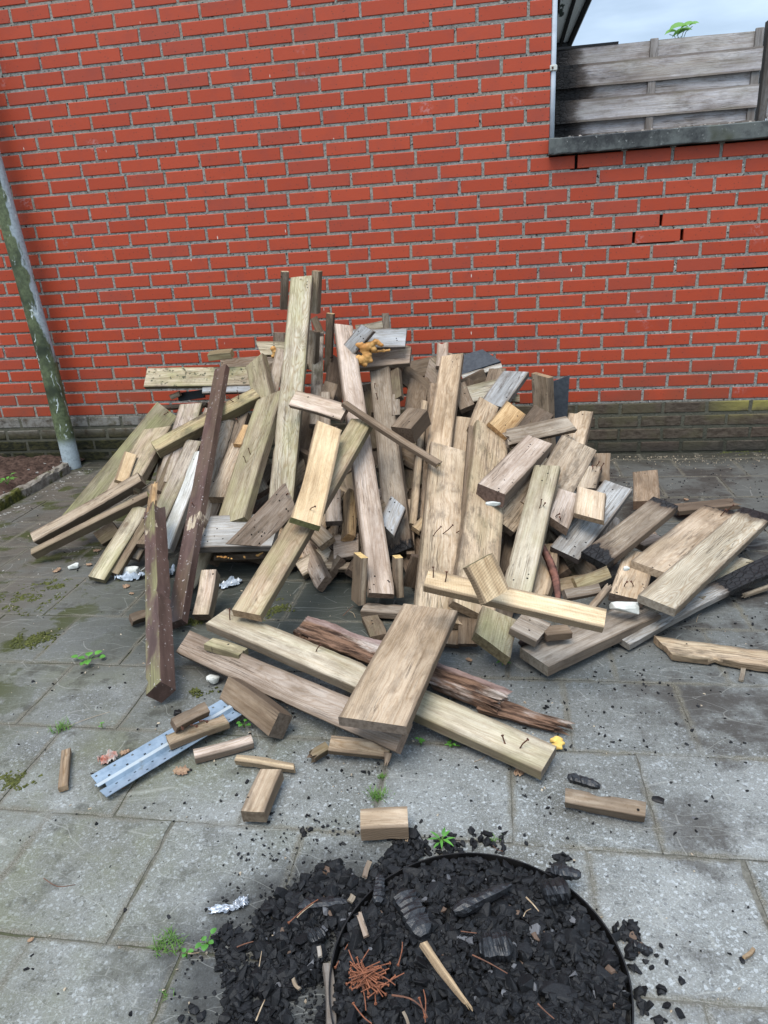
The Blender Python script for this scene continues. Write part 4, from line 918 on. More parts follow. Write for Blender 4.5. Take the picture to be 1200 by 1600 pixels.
P('r09', O_, 'dark tan board end upright behind the right slope', 940, 708, 938, 752, 28, 0, .03, 2.0, 2.0, 'N', dirt=.4)
P('r10', O_, 'grey offcut with red rusty wire on it below the dark board end', 925, 728, 915, 762, 30, -3, .03, 3.2, 3.6, 'G', dirt=.6, nails=[(926, 732, .03, .7, .2), (931, 728, .03, .2, .6), (937, 735, .03, -.6, .6)])
P('r11', W, 'broad grey plank with a dark end sloping down the right side', 966, 757, 882, 864, 46, -6, .035, 3.6, 4.6, 'U', dirt=.4, end_tone=(.09, .07, .06), ringy=0.29, h=(.1,-.25,1))
P('r12', W, 'plank burnt black at both ends, the lower end cracked charcoal', 1040, 783, 927, 872, 38, -11, .04, 4.4, 6.2, 'G', char_a=.025, char_b=.06, dirt=.3, ringy=0.43, h=(.1,-.12,1))
P('r13', O_, 'brown block end standing out on the right, above the burnt plank', 1008, 736, 1010, 783, 38, 0, .045, z(.15), z(.12), 'N', dirt=.35, end_tone=(.16, .10, .065))
P('r14', B, 'dark flat strip on the slabs behind the two long right-hand planks', 1054, 793, 1152, 783, 12, 4, .02, z(.05), z(.05), 'D', jag2=.03, h=(0, 0, 1))
P('r15', W, 'plain plank with two nails at its upper end, left of the swirling-grain plank', 1128, 795, 1017, 886, 52, 6, .035, z(.11), z(.14), 'T', char_a=.012, dirt=.3, ringy=0.36, end_tone=(.34, .26, .18), nails=[(1125, 806, .04, .3, .5), (1134, 800, .045, .2, .6)], h=(.05,-.1,1))
P('r16', W, 'swirling-grain plank with a black burnt upper end at the far right', 1184, 798, 1026, 940, 50, -10, .035, z(.13), z(.14), 'W', char_a=.075, ringy=0.68, dirt=.15, end_tone=(.22, .19, .15), h=(.05,-.1,1))
P('r17', O_, 'pale speckled board end under the swirling-grain plank', 1160, 872, 1080, 930, 30, -3, .025, z(.06), z(.06), 'W', dirt=.5, algae=.3, h=(0, 0, 1))
P('r18', W, 'twisted grey board with a long scorched patch at the right edge', 1232, 868, 976, 1002, 34, 7, .03, z(.085), z(.035), 'U', char_a=.33, dirt=.3, taper=.5, crook=-.015, rough=2, h=(0,-.25,1))
P('r18b', O_, 'thin pale splinter lying beside the scorched twisted board', 1158, 930, 1205, 914, 5, 0, .01, z(.02), z(.03), 'W', jag1=.03, h=(0, 0, 1))
P('r19', O_, 'tan block with red nails lying left of the two long right-hand planks', 1000, 862, 978, 932, 52, 0, .04, z(.13), z(.10), 'T', dirt=.3, end_tone=(.12, .09, .07), nails=[(975, 916, .035, .6, .3), (990, 915, .03, .7, -.3)], h=(0,-.2,1))
P('r20', O_, 'small pinkish offcut lying between the burnt plank and the two-nail plank', 996, 848, 1032, 838, 15, 6, .035, z(.10), z(.10), 'K', h=(0, 0, 1))
P('r20b', O_, 'reddish slip of wood in the gap right of the burnt plank', 1002, 812, 1020, 838, 14, 0, .02, z(.05), z(.05), 'K')
P('r21', W, 'big grey plank lying flat on the slabs below the fresh crossing batten', 834, 1026, 1008, 950, 42, 11, .045, z(.06), z(.06), 'G', dirt=.45, ringy=0.22, end_tone=(.2, .17, .13), h=(0, 0, 1))
P('r22', B, 'fresh yellow batten lying across the front of the wide boards, two nails in it', 666, 902, 946, 966, 29, 14, .036, z(.33), z(.25), 'F', sawn=.6, nails=[(677, 903, .03, -.2, .6), (695, 910, .03, 0, .6)], h=(0,-.45,.9))
P('r23', O_, 'fresh pinkish board on top of the yellow crossing batten', 750, 875, 777, 932, 46, 2, .03, z(.42), z(.335), 'F', end_tone=(.15, .13, .07), dirt=.1, h=(0,-.2,1))
P('r24', O_, 'mossy yellow-green block on the slabs below the crossing batten', 782, 958, 770, 1008, 60, 4, .04, z(.13), z(.10), 'M', algae=.6, sawn=.8, end_tone=(.14, .11, .06), sk2=18)
P('r25', W, 'pale rounded board with bark at its side, behind the crossing batten', 850, 850, 832, 930, 42, -5, .035, 3.0, 3.2, 'T', dirt=.1, crook=.01)
P('r27', O_, 'grey board end below the crossing batten, right of the mossy block', 808, 968, 850, 988, 34, 4, .03, z(.12), z(.10), 'G', dirt=.3, h=(0, 0, 1))
P('r28', O_, 'small grey-brown block on the big grey plank under the crossing batten', 850, 986, 890, 982, 15, 6, .03, z(.10), z(.10), 'N', dirt=.4, h=(0, 0, 1))
P('r29', O_, 'grey block in the dark hollow below the burnt plank', 884, 928, 938, 918, 15, 4, .03, z(.16), z(.16), 'G')
P('r30', O_, 'yellow-stained board in the dark hollow below the burnt plank', 900, 912, 952, 893, 20, 0, .03, z(.13), z(.15), 'Y', dirt=.5)
P('r31', O_, 'split tan sliver in the hollow left of the nailed tan block', 924, 948, 954, 912, 10, 3, .02, z(.14), z(.16), 'T', jag2=.02)
P('r32', O_, 'pale wedge low down between the charred-patch plank and the widest board', 650, 826, 664, 812, 15, 3, .03, 2.4, 2.4, 'F', dirt=.2)

# --- centre, lower part
P('k01', W, 'pale board with a round knot lying level at the left of the centre', 319, 830, 432, 827, 50, 9, .035, 4.6, 4.8, 'U', dirt=.1, ringy=0.36, holes=.2)
P('k02', O_, 'nail-holed pinkish board with a slanting end, lying on the pale round-knot board', 455, 776, 384, 852, 42, 3, .03, 6.2, 6.0, 'K', holes=.8, sk2=-42, sk1=20, nails=[(447, 772, .012, 0, 0)])
P('k03', W, 'dark board with orange foam under the pale round-knot board', 334, 872, 412, 868, 9, 3, .03, 1.7, 1.7, 'N', dirt=.6)
P('k04', O_, 'small tan block tilted under the fresh curved board', 487, 824, 510, 846, 27, 3, .035, 3.4, 3.6, 'T', dirt=.2)
P('k05', O_, 'pinkish board end upright between the diagonal plank and the long straight plank', 520, 764, 522, 814, 26, 0, .03, 3.0, 3.4, 'K', holes=.4, end_tone=(.14, .10, .075))
P('k06', O_, 'board on edge with a bright yellow sawn face left of the long straight plank', 552, 765, 549, 836, 14, 9, .05, 3.6, 3.6, 'O', dirt=.6)
P('k07', O_, 'light pinkish board end low in the pile beneath the bright yellow sawn edge', 521, 856, 560, 850, 36, 4, .03, 2.4, 2.6, 'K', dirt=.2, end_tone=(.3, .23, .17), h=(0, -.55, .83))
P('k08', O_, 'tan board lowest in the stack left of the straight plank foot', 508, 884, 558, 884, 12, 4, .03, 1.8, 1.8, 'T', dirt=.4, h=(0,-.5,.86))
P('k08b', O_, 'narrow tan block upright in the hollow under the diagonal plank', 514, 862, 514, 892, 12, 3, .03, 1.2, 1.2, 'N')
P('k09', O_, 'left foot board with a fresh yellow edge, propping the long straight plank', 570, 872, 566, 946, 11, 13, .06, z(.20), z(.035), 'T', dirt=.6, end_tone=(.6, .42, .18))
P('k10', O_, 'right foot board with a fresh yellow edge, propping the long straight plank', 624, 872, 626, 934, 12, 5, .04, z(.18), z(.04), 'T', dirt=.6, end_tone=(.6, .42, .18))
P('k11', O_, 'pale blue-grey diamond-shaped offcut with nail holes by the charred patch', 622, 784, 604, 826, 30, -3, .025, 4.0, 4.2, 'U', holes=.8, sk1=35, sk2=35, dirt=0)
P('k12', O_, 'dark grey board lying across behind the foot of the straight plank', 567, 948, 634, 953, 14, 5, .03, z(.035), z(.035), 'G', dirt=.6, h=(0, 0, 1))
P('k13', O_, 'small brown board with nail holes on the slab below the straight plank', 578, 962, 592, 992, 26, 0, .02, z(.03), z(.03), 'N', holes=.4, h=(0, 0, 1))
P('k14', O_, 'dark brown board end left of the widest board, near the ground', 656, 872, 642, 918, 24, 3, .03, z(.16), z(.05), 'D')
P('k15', B, 'dark batten low behind the charred-patch plank', 640, 780, 642, 866, 13, 0, .03, 1.6, 1.6, 'N')

# --- front row on the slabs
P('f01', W, 'big smooth plank with a knot hole lying over the two long front planks', 672, 949, 581, 1128, 90, -6, .034, z(.165), z(.155), 'T', ringy=0.36, dirt=.35, end_tone=(.15, .12, .095), sk1=0, sk2=0, h=(0,-.05,1))
P('f02', W, 'long pale plank running to the front right, nail standing at each end', 338, 961, 858, 1184, 40, 11, .038, z(.125), z(.05), 'W', algae=.35, ringy=0.25, dirt=.3, end_tone=(.2, .16, .12), nails=[(359, 968, .035, .0, .2), (493, 1018, .03, .6, .3), (812, 1168, .03, .6, .4), (790, 1162, .02, -.6, .2)], h=(0,-.1,1))
P('f03', W, 'long pinkish plank standing on edge along the front, below the pale one', 286, 1002, 628, 1150, 44, 2, .034, z(.075), z(.085), 'K', v=.74, ringy=0.43, dirt=.12, algae=0, holes=0)
P('f04', O_, 'small mossy block clamped between the two long front planks', 326, 1001, 380, 1018, 15, 7, .03, z(.105), z(.10), 'M', dirt=.6, h=(0, 0, 1))
P('f05', O_, 'thick brown block with a fresh yellow upper edge at the left of the front planks', 350, 1074, 428, 1132, 37, -9, .05, z(.055), z(.055), 'N', dirt=.3, ringy=0.22, end_tone=(.13, .10, .075))
P('f06', O_, 'tan wedge under the right end of the long pinkish plank', 515, 1161, 608, 1170, 25, 5, .03, z(.05), z(.04), 'T', dirt=.5, end_tone=(.6, .46, .24), h=(0,-.5,.87))
P('f06b', O_, 'small split brown block left of the tan wedge at the front', 486, 1180, 512, 1164, 14, 6, .035, z(.035), z(.035), 'N', jag1=.015)
P('f06c', O_, 'pointed splinter standing under the end of the long pinkish plank', 606, 1176, 602, 1198, 13, 0, .015, z(.04), z(.015), 'N', jag2=.02, taper=.35)
P('f07', 'rotten_beam', 'rotten brown beam behind the long pale front plank, right end frayed', 468, 974, 792, 1092, 34, 5, .045, z(.06), z(.06), 'D', mat=ROTTEN, jag2=.07, rough=5, cat='beam', h=(0,-.35,.93))
P('f08', 'rotten_beam', 'second rotten beam with a thin pointed tip right of the first one', 752, 1092, 896, 1136, 25, 6, .035, z(.04), z(.035), 'D', mat=ROTTEN, jag2=.09, rough=4, taper=.7, cat='beam', h=(0,-.3,.95))
P('f09', W, 'rough-edged yellow-grey board alone on the slabs at the right edge', 1036, 1008, 1225, 1032, 25, 5, .02, z(.022), z(.022), 'T', rough=5, dirt=.7, algae=.15, sk1=-30, h=(0, 0, 1))
P('f10', O_, 'grey split block beside the black charcoal stick at the lower right', 883, 1242, 1009, 1264, 23, 7, .04, z(.042), z(.042), 'G', rough=3, dirt=.3, h=(0,-.4,.9))
P('f11', O_, 'tan block lying alone just above the fire ring', 563, 1279, 637, 1275, 33, 13, .045, z(.046), z(.046), 'T', dirt=.1, ringy=0.22, algae=0, h=(0, 0, 1))
P('f12', O_, 'bar of a T shape: fresh splitwood stick above the speckled brown block', 368, 1183, 459, 1197, 11, 6, .02, z(.03), z(.025), 'F', rough=3, sk2=-20, h=(0,-.3,1))
P('f13', O_, 'stem of a T shape: brown block with pale paint specks on the slabs', 423, 1202, 394, 1268, 33, -7, .04, z(.042), z(.042), 'T', dirt=.45, rough=2, end_tone=(.13, .10, .07), h=(-.1,-.1,1))
P('f14', O_, 'brown and pink stick along the right side of the zinc strip', 303, 1178, 394, 1154, 15, 4, .02, z(.022), z(.022), 'K', dirt=.3, h=(0,-.2,1))
P('f15', O_, 'dark brown block with red nails lying on the zinc strip', 272, 1130, 324, 1104, 18, 6, .035, z(.08), z(.08), 'N', nails=[(286, 1134, .03, -.5, -.6), (298, 1132, .03, .1, -.8), (312, 1126, .03, .3, -.8)])
P('f16', O_, 'pale stick with rough top lying across the zinc strip', 262, 1156, 353, 1122, 17, 9, .025, z(.045), z(.045), 'T', rough=2, h=(0, 0, 1))
P('f17', O_, 'thin tan stick lying alone at the far left of the slabs', 103, 1170, 98, 1228, 14, -3, .015, z(.016), z(.016), 'T', rough=2, h=(0, 0, 1))
P('f18', O_, 'narrow splinter pointing from the tan block to the fire ring', 636, 1303, 636, 1334, 6, 0, .006, z(.008), z(.008), 'F', taper=.4, h=(0, 0, 1))
P('f19', O_, 'tiny wood chip on the slabs under the rough-edged board', 1162, 1041, 1158, 1062, 8, 0, .006, z(.007), z(.007), 'W', h=(0, 0, 1))
P('f20', O_, 'tiny pale chip on the slabs at the far lower right', 1162, 1494, 1178, 1481, 7, 0, .005, z(.006), z(.006), 'F', h=(0, 0, 1))

kb = MB(); kc_ = PL['f01'][1].inverted() @ Vector(at_z(612, 1103, .175)); zt_ = .034 * .72 / 2      # knot hole in the big smooth plank
kb.add([(kc_.x + r_ * 1.25 * math.cos(a_), kc_.y + r_ * math.sin(a_), zt_ + h_) for (r_, h_) in ((.016, .0), (.013, .0009), (.012, .0003)) for a_ in [i * math.pi / 9 for i in range(18)]],
       [(j * 18 + i, j * 18 + (i + 1) % 18, (j + 1) * 18 + (i + 1) % 18, (j + 1) * 18 + i) for j in range(2) for i in range(18)] + [tuple(range(36, 54))])
kb.build('knot', simple('reddish_knot', (.22, .10, .05), (.09, .04, .025), 90, .6, .6), PL['f01'][0], smooth=True)

# buried boards that show only in the gaps, their dark tones painting the shade there
MARKS = [(470, 560, 'tall knotty plank'), (440, 760, 'foot of the tall knotty plank'), (395, 700, 'mossy leaning plank'), (345, 640, 'top half of the slim brown post'), (300, 830, 'flaked foot of the slim brown post'),
    (236, 850, 'square brown post'), (190, 740, 'wide green plank'), (280, 690, 'yellow-brown crossing batten'), (300, 590, 'lichen-blotched level board'), (370, 830, 'pale round-knot board'), (495, 740, 'fresh curved board'),
    (430, 870, 'long diagonal plank'), (560, 600, 'top of the long straight plank'), (582, 800, 'middle of the long straight plank'), (596, 900, 'foot of the long straight plank'), (610, 690, 'charred-patch plank'),
    (625, 830, 'foot of the charred-patch plank'), (590, 545, 'orange foam'), (640, 655, 'thick rust-brown block'), (705, 620, 'two-knot plank'), (695, 780, 'three-nail board'), (690, 920, 'lower half of the three-nail board'), (755, 800, 'wide twin board'),
    (745, 960, 'foot of the wide twin board'), (805, 725, 'thick pinkish block'), (830, 830, 'nail-dotted pale mossy board'), (875, 745, 'broad speckled board'), (920, 785, 'diamond-shaped tan offcut'), (920, 820, 'broad grey plank'), (985, 830, 'burnt-ended plank'),
    (800, 650, 'orange sawn board end'), (860, 620, 'upright dark slate'), (740, 565, 'dark blue-grey slab'), (860, 930, 'crossing fresh batten'), (760, 900, 'fresh pinkish board on the batten'), (940, 920, 'dark hollow on the right'), (550, 640, 'pale board across the tall plank'),
    (660, 700, 'tip of the diagonal lath'), (850, 900, 'curved bark strip'), (350, 730, 'tan batten with a dark foot'), (255, 790, 'white painted batten')]
USED = set()
def place_label(lead, x, y):
    """names a wedged board by the findable thing it shows next to"""
    for d, mx, my, nm in sorted((math.hypot(x - a, y - b), a, b, c) for a, b, c in MARKS):
        ax_, ay_ = x - mx, y - my
        w_ = ('just right of' if ax_ > 0 else 'just left of') if abs(ax_) > abs(ay_) else ('just below' if ay_ > 0 else 'just above')
        for pre in (lead,):
            s_ = '%s %s the %s' % (pre, w_, nm)
            if s_ not in USED: USED.add(s_); return s_
BUR = 'shade-darkened weathered board buried in the gaps of the woodpile'
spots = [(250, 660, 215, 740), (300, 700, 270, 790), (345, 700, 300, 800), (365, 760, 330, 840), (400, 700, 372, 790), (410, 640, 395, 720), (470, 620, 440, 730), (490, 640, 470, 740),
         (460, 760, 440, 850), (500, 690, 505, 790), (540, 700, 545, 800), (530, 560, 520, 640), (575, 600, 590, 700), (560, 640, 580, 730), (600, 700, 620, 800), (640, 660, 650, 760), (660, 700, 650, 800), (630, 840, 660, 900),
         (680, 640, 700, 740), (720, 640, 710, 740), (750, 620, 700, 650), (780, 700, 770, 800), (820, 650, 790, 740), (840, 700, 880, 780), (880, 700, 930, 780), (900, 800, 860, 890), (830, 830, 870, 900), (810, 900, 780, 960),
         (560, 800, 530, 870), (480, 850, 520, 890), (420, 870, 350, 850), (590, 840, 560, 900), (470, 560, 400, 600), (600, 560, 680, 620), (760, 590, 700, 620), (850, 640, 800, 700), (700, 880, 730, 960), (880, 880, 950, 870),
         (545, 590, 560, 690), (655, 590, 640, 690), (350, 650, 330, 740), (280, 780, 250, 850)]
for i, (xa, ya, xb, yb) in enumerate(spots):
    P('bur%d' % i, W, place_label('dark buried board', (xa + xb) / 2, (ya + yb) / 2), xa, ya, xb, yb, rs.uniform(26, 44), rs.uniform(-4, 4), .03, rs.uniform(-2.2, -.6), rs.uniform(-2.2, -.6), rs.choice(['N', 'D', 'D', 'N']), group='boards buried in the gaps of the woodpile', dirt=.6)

rs2 = random.Random(5)
for i in range(46):
    if i < 16: x, y = rs2.uniform(440, 660), rs2.uniform(700, 870)
    elif i < 30: x, y = rs2.uniform(760, 960), rs2.uniform(760, 910)
    elif i < 40: x, y = rs2.uniform(230, 400), rs2.uniform(680, 830)
    else: x, y = rs2.uniform(430, 800), rs2.uniform(560, 650)
    a_ = math.radians(rs2.uniform(20, 160)); l_ = rs2.uniform(28, 60)
    P('end%d' % i, O_, place_label('small brown wedged board', x, y), x - l_ * math.cos(a_), y - l_ * math.sin(a_), x + l_ * math.cos(a_), y + l_ * math.sin(a_), rs2.uniform(16, 34), rs2.uniform(-7, 7), .035,
      rs2.uniform(-.8, .9), rs2.uniform(-.8, .9), rs2.choice(['N', 'N', 'N', 'K', 'T']), group='board ends wedged in the gaps of the woodpile', dirt=.55)

for i in range(30):
    if i < 11: x, y = rs2.uniform(480, 650), rs2.uniform(770, 890)
    elif i < 22: x, y = rs2.uniform(790, 950), rs2.uniform(790, 925)
    else: x, y = rs2.uniform(270, 420), rs2.uniform(720, 835)
    a_ = math.radians(rs2.uniform(10, 170)); l_ = rs2.uniform(18, 42)
    P('fil%d' % i, O_, place_label('short tan wedged offcut', x, y), x - l_ * math.cos(a_), y - l_ * math.sin(a_), x + l_ * math.cos(a_), y + l_ * math.sin(a_), rs2.uniform(18, 32), rs2.uniform(-8, 8), .035,
      rs2.uniform(.2, 1.7), rs2.uniform(.2, 1.7), rs2.choice(['T', 'K', 'G', 'T', 'N']), group='board ends wedged in the gaps of the woodpile', dirt=.4)
P('sup0', W, 'dark board standing hidden under the dark blue-grey slab by the wall', 742, 592, 744, 735, 34, 0, .03, y_(-.22), y_(-.30), 'D', group='boards buried in the gaps of the woodpile')
P('sup1', W, 'dark board standing hidden under the yellowish white sloping board by the wall', 775, 605, 780, 735, 34, 0, .03, y_(-.26), y_(-.32), 'D', group='boards buried in the gaps of the woodpile')

# ------------------------------------------------------------------ foam, bark, plaster, foil
def blob(name, pts, mat, label, cat, rad, group=None):
    """dried foam squeezed out along a path: overlapping lumps fused into one skin"""
    rr = random.Random(len(pts) * 7 + int(rad[0] * 1e5)); bm = bmesh.new()
    def lump(c, r):
        sc = Matrix.Diagonal((r * rr.uniform(.9, 1.5), r * rr.uniform(.6, .9), r * rr.uniform(.7, 1.1), 1)); rt = Matrix.Rotation(rr.uniform(-.8, .8), 4, 'Y') @ Matrix.Rotation(rr.uniform(-.5, .5), 4, 'Z')
        bmesh.ops.create_icosphere(bm, subdivisions=2, radius=1.0, matrix=Matrix.Translation(c) @ rt @ sc)
    for i, (p, r) in enumerate(zip(pts, rad)):
        lump(Vector(p), r)
        if i: lump((Vector(p) + Vector(pts[i - 1])) / 2, (r + rad[i - 1]) * .45)
        for k in range(3): lump(Vector(p) + Vector((rr.uniform(-1, 1), rr.uniform(-.2, .5), rr.uniform(-1, 1))) * r * .65, r * rr.uniform(.4, .75))
    me = bpy.data.meshes.new(name); bm.to_mesh(me); bm.free()
    for v in me.vertices: v.co += v.normal * .25 * min(rad) * mnoise.noise(v.co * 70)
    o = new_obj(name, me, None, mat)
    rm = o.modifiers.new('fuse', 'REMESH'); rm.mode = 'VOXEL'; rm.voxel_size = .0026; rm.use_smooth_shade = True
    sm = o.modifiers.new('relax', 'SMOOTH'); sm.factor = .6; sm.iterations = 7
    return tag(o, label, cat, group)
fp = [at_y(a, b, -.66) for a, b in ((563, 540), (570, 545), (577, 540), (588, 534), (596, 539), (572, 552), (574, 560), (567, 562), (569, 569), (560, 560), (556, 566))]
blob('spray_foam', fp, M_FOAM, 'orange dried spray foam squeezed out between the boards at the top of the pile', 'foam', [.018, .021, .018, .016, .011, .020, .021, .016, .016, .017, .014])
blob('spray_foam', [at_y(a, b, -.645) for a, b in ((580, 549), (590, 549), (600, 548), (608, 547))], M_FOAM, 'thin orange foam bead on the lower foamed board at the top of the pile', 'foam', [.009, .009, .008, .006])
blob('spray_foam', [at_y(a, b, -.30) for a, b in ((427, 545), (430, 553), (427, 557))], M_FOAM, 'small orange foam lump on the pale board left of the tallest plank', 'foam', [.016, .014, .012])
blob('spray_foam', [at_z(a, b, .014) for a, b in ((864, 1157), (870, 1154), (876, 1156), (872, 1162), (880, 1161), (868, 1167), (875, 1168), (862, 1164))], M_YFOAM, 'crumbled yellow foam lump at the right end of the long pale front plank', 'foam', [.007, .008, .007, .009, .007, .008, .007, .006])
fq = [at_heap(a, b, 3.4) for a, b in ((340, 870), (352, 871), (362, 873), (402, 868), (410, 864))]
blob('spray_foam', fq, M_FOAM, 'dark orange foam seam under the pale round-knot board at the left', 'foam', [.005, .007, .005, .007, .006])

def strip(name, px, d0, w, th, mat, label, cat, z0=None):
    pts = [Vector(at_heap(a, b, d0) if z0 is None else at_z(a, b, z0 + .0 * i)) for i, (a, b) in enumerate(px)]
    vs = []; fs = []; n = len(pts)
    for i, p in enumerate(pts):
        d = (pts[min(i + 1, n - 1)] - pts[max(0, i - 1)]).normalized(); v = (Vector(CAM) - p).normalized(); s_ = d.cross(v).normalized(); nn = s_.cross(d).normalized() * -1
        ww = w * (.55 + .45 * math.sin(math.pi * min(1, (i + .6) / n))) / 2
        for (a_, b_) in ((-1, 0), (-.5, .5), (0, .8), (.5, .5), (1, 0), (0, -.2)): vs.append(p + s_ * ww * a_ + v * th * (b_ + .1 * math.sin(i * 2.3 + a_ * 3)))
    for i in range(n - 1):
        for j in range(6): fs.append((i * 6 + j, i * 6 + (j + 1) % 6, (i + 1) * 6 + (j + 1) % 6, (i + 1) * 6 + j))
    fs += [tuple(range(6))[::-1], tuple(range((n - 1) * 6, n * 6))]
    o = new_obj(name, mesh_from(name, vs, fs, True), None, mat); return tag(o, label, cat)
M_BARK = simple('reddish_bark', (.20, .085, .06), (.09, .04, .03), 30, .8, 1.0, .006)
def spline(pts, k=6):
    out = []
    for i in range(len(pts) - 1):
        p0, p1, p2, p3 = pts[max(0, i - 1)], pts[i], pts[i + 1], pts[min(len(pts) - 1, i + 2)]
        for s_ in range(k):
            t = s_ / k; out.append(tuple(.5 * ((2 * p1[c]) + (-p0[c] + p2[c]) * t + (2 * p0[c] - 5 * p1[c] + 4 * p2[c] - p3[c]) * t * t + (-p0[c] + 3 * p1[c] - 3 * p2[c] + p3[c]) * t ** 3) for c in range(len(p1))))
    return out + [tuple(pts[-1])]
strip('bark_strip', spline([(842, 842), (849, 858), (858, 876), (866, 898), (870, 918), (872, 936)]), 5.2, .028, .014, M_BARK, 'curved reddish bark strip beside the pale rounded board', 'bark')
strip('bark_strip', spline([(812, 1008), (826, 998), (842, 986), (856, 976)]), 0, .03, .014, simple('dark_bark', (.07, .04, .03), (.03, .02, .015), 30, .85, 1.0, .006), 'dark brown bark strip on the slabs left of the big grey plank', 'bark', z0=.03)

def chunk(name, px, py, zt, L, w, h, ang, mat, label, cat, seed=1, npts=26, group=None, axis=None):
    rr = random.Random(seed); c = at_z(px, py, zt); bm = bmesh.new()
    for k in range(npts):
        v = Vector((rr.uniform(-1, 1), rr.uniform(-1, 1), rr.uniform(-1, 1))); m_ = max(abs(v.x), abs(v.y), abs(v.z)); v /= m_ ** .8
        bm.verts.new((v.x * L / 2, v.y * w / 2, v.z * h / 2))
    bmesh.ops.convex_hull(bm, input=bm.verts[:]); bmesh.ops.delete(bm, geom=[v for v in bm.verts if not v.link_faces], context='VERTS')
    bmesh.ops.bevel(bm, geom=bm.edges[:], offset=min(w, h) * .06, segments=1, affect='EDGES')
    me = bpy.data.meshes.new(name); bm.to_mesh(me); bm.free()
    o = new_obj(name, me, None, mat); o.location = (c[0], c[1], h / 2 + .001 if zt < .02 else c[2]); o.rotation_euler = (0, 0, math.radians(ang)); return tag(o, label, cat, group)
chunk('plaster_lump', 976, 949, .10, .088, .05, .022, -4, M_WHITE, 'flat white plaster lump lying on the big grey plank', 'rubble', 3)
chunk('plaster_lump', 115, 885, .01, .042, .03, .02, 20, M_WHITE, 'white plaster lump on the slabs below the two long left battens', 'rubble', 4)
chunk('plaster_lump', 205, 892, .02, .06, .035, .035, 0, M_WHITE, 'large white plaster lump behind the square brown post', 'rubble', 5)
chunk('plaster_lump', 334, 1063, .01, .04, .03, .025, 30, M_WHITE, 'white-grey lump at the left end of the long front planks', 'rubble', 6)
chunk('plaster_lump', 979, 888, .16, .02, .014, .014, 0, M_WHITE, 'tiny white lump on the tan block with red nails', 'rubble', 7)
chunk('plaster_lump', 770, 787, .42, .045, .014, .014, 0, M_WHITE, 'small white knobbly piece under the nail-holed end of the pinkish block', 'rubble', 8)
chunk('bark_piece', 1028, 1248, .005, .026, .02, .006, -20, M_STEEL, 'flat dark bark piece on the slabs at the lower right', 'bark', 9)
chunk('dark_pebble', 277, 1113, .008, .022, .016, .012, 10, M_STEEL, 'dark round pebble above the zinc strip', 'pebble', 10)
# crumpled sheets: foil, plastic film, can, dry leaves
def crumple(name, px, py, zt, L, w, ang, mat, label, cat, seed, amp=.25, n=14, thin=.0):
    rr = random.Random(seed); c = at_z(px, py, 0); vs = []; fs = []
    for j in range(n + 1):
        for i in range(n + 1):
            u, v = i / n - .5, j / n - .5; r_ = math.hypot(u, v); k = 1 - .5 * r_ * abs(mnoise.noise(Vector((math.atan2(v, u) * 1.3, seed, 0))))
            zz_ = abs(mnoise.noise(Vector((u * 4 + seed, v * 4, 0)))) * amp * w + abs(mnoise.noise(Vector((u * 11 + seed, v * 11, 3)))) * amp * w * .5
            vs.append((u * L * k, v * w * k, .002 + zz_))
    for j in range(n):
        for i in range(n):
            a = j * (n + 1) + i
            if math.hypot((i + .5) / n - .5, (j + .5) / n - .5) < .42 + .14 * mnoise.noise(Vector((i * .7, j * .7, seed))): fs.append((a, a + 1, a + n + 2, a + n + 1))
    o = new_obj(name, mesh_from(name, vs, fs, False), None, mat); o.location = (c[0], c[1], zt); o.rotation_euler = (0, 0, math.radians(ang))
    sm = o.modifiers.new('thickness', 'SOLIDIFY'); sm.thickness = .0008
    return tag(o, label, cat)
M_FOIL = simple('dull_foil', (.55, .57, .60), (.35, .37, .40), 40, .35, .5, .002, metal=.8)
M_FILM = simple('grey_clear_film', (.45, .50, .56), (.22, .26, .30), 30, .2, .6, .003, spec=.8)
crumple('foil_scrap', 348, 1424, .003, .07, .022, 12, M_FOIL, 'crumpled silver foil scrap beside the spilled charcoal', 'foil', 1, .5)
crumple('foil_scrap', 378, 1415, .003, .036, .028, 50, M_FOIL, 'folded pale corner of foil next to the crumpled foil scrap', 'foil', 2, .6)
crumple('plastic_film', 205, 905, .004, .15, .07, 5, M_FILM, 'clear plastic film under the white lump behind the square post', 'plastic film', 3, .5)
crumple('plastic_film', 262, 900, .004, .07, .10, 5, M_FILM, 'clear plastic film between the two painted posts', 'plastic film', 4, .5)
crumple('plastic_film', 360, 915, .004, .11, .07, 35, M_FILM, 'crinkled clear film on the slab under the pale round-knot board', 'plastic film', 13, .3)
crumple('crushed_can', 170, 1190, .004, .055, .042, 25, simple('faded_red_print', (.45, .14, .09), (.42, .40, .36), 45, .5, .4, .002), 'crumpled scrap with faded red print at the edge of the zinc strip', 'scrap', 5, .6)
for i, (a, b, s_, lab) in enumerate(((284, 1208, .048, 'curled dry leaf below the zinc strip'), (195, 1178, .03, 'dry leaf fragment at the upper edge of the zinc strip'), (90, 893, .045, 'grey dry leaf on the slabs left of the white lump'),
                                (198, 918, .04, 'pale dry leaf in front of the plastic film'), (206, 929, .024, 'small red-brown leaf left of the square post'), (152, 862, .04, 'dry leaf under the two long left battens'),
                                (812, 1209, .04, 'dry brown leaf under the right end of the long pale front plank'), (1072, 782, .03, 'orange dry leaf behind the burnt plank'), (733, 1033, .025, 'brown leaf on the slab below the wide boards'),
                                (140, 884, .03, 'small tan leaf next to the yellow-green batten'), (49, 1471, .014, 'small grey leaf curled on the slab at the lower left'))):
    crumple('dry_leaf', a, b, .002, s_, s_ * .7, 40 * i, M_DRY, lab, 'leaf', 20 + i, .35)

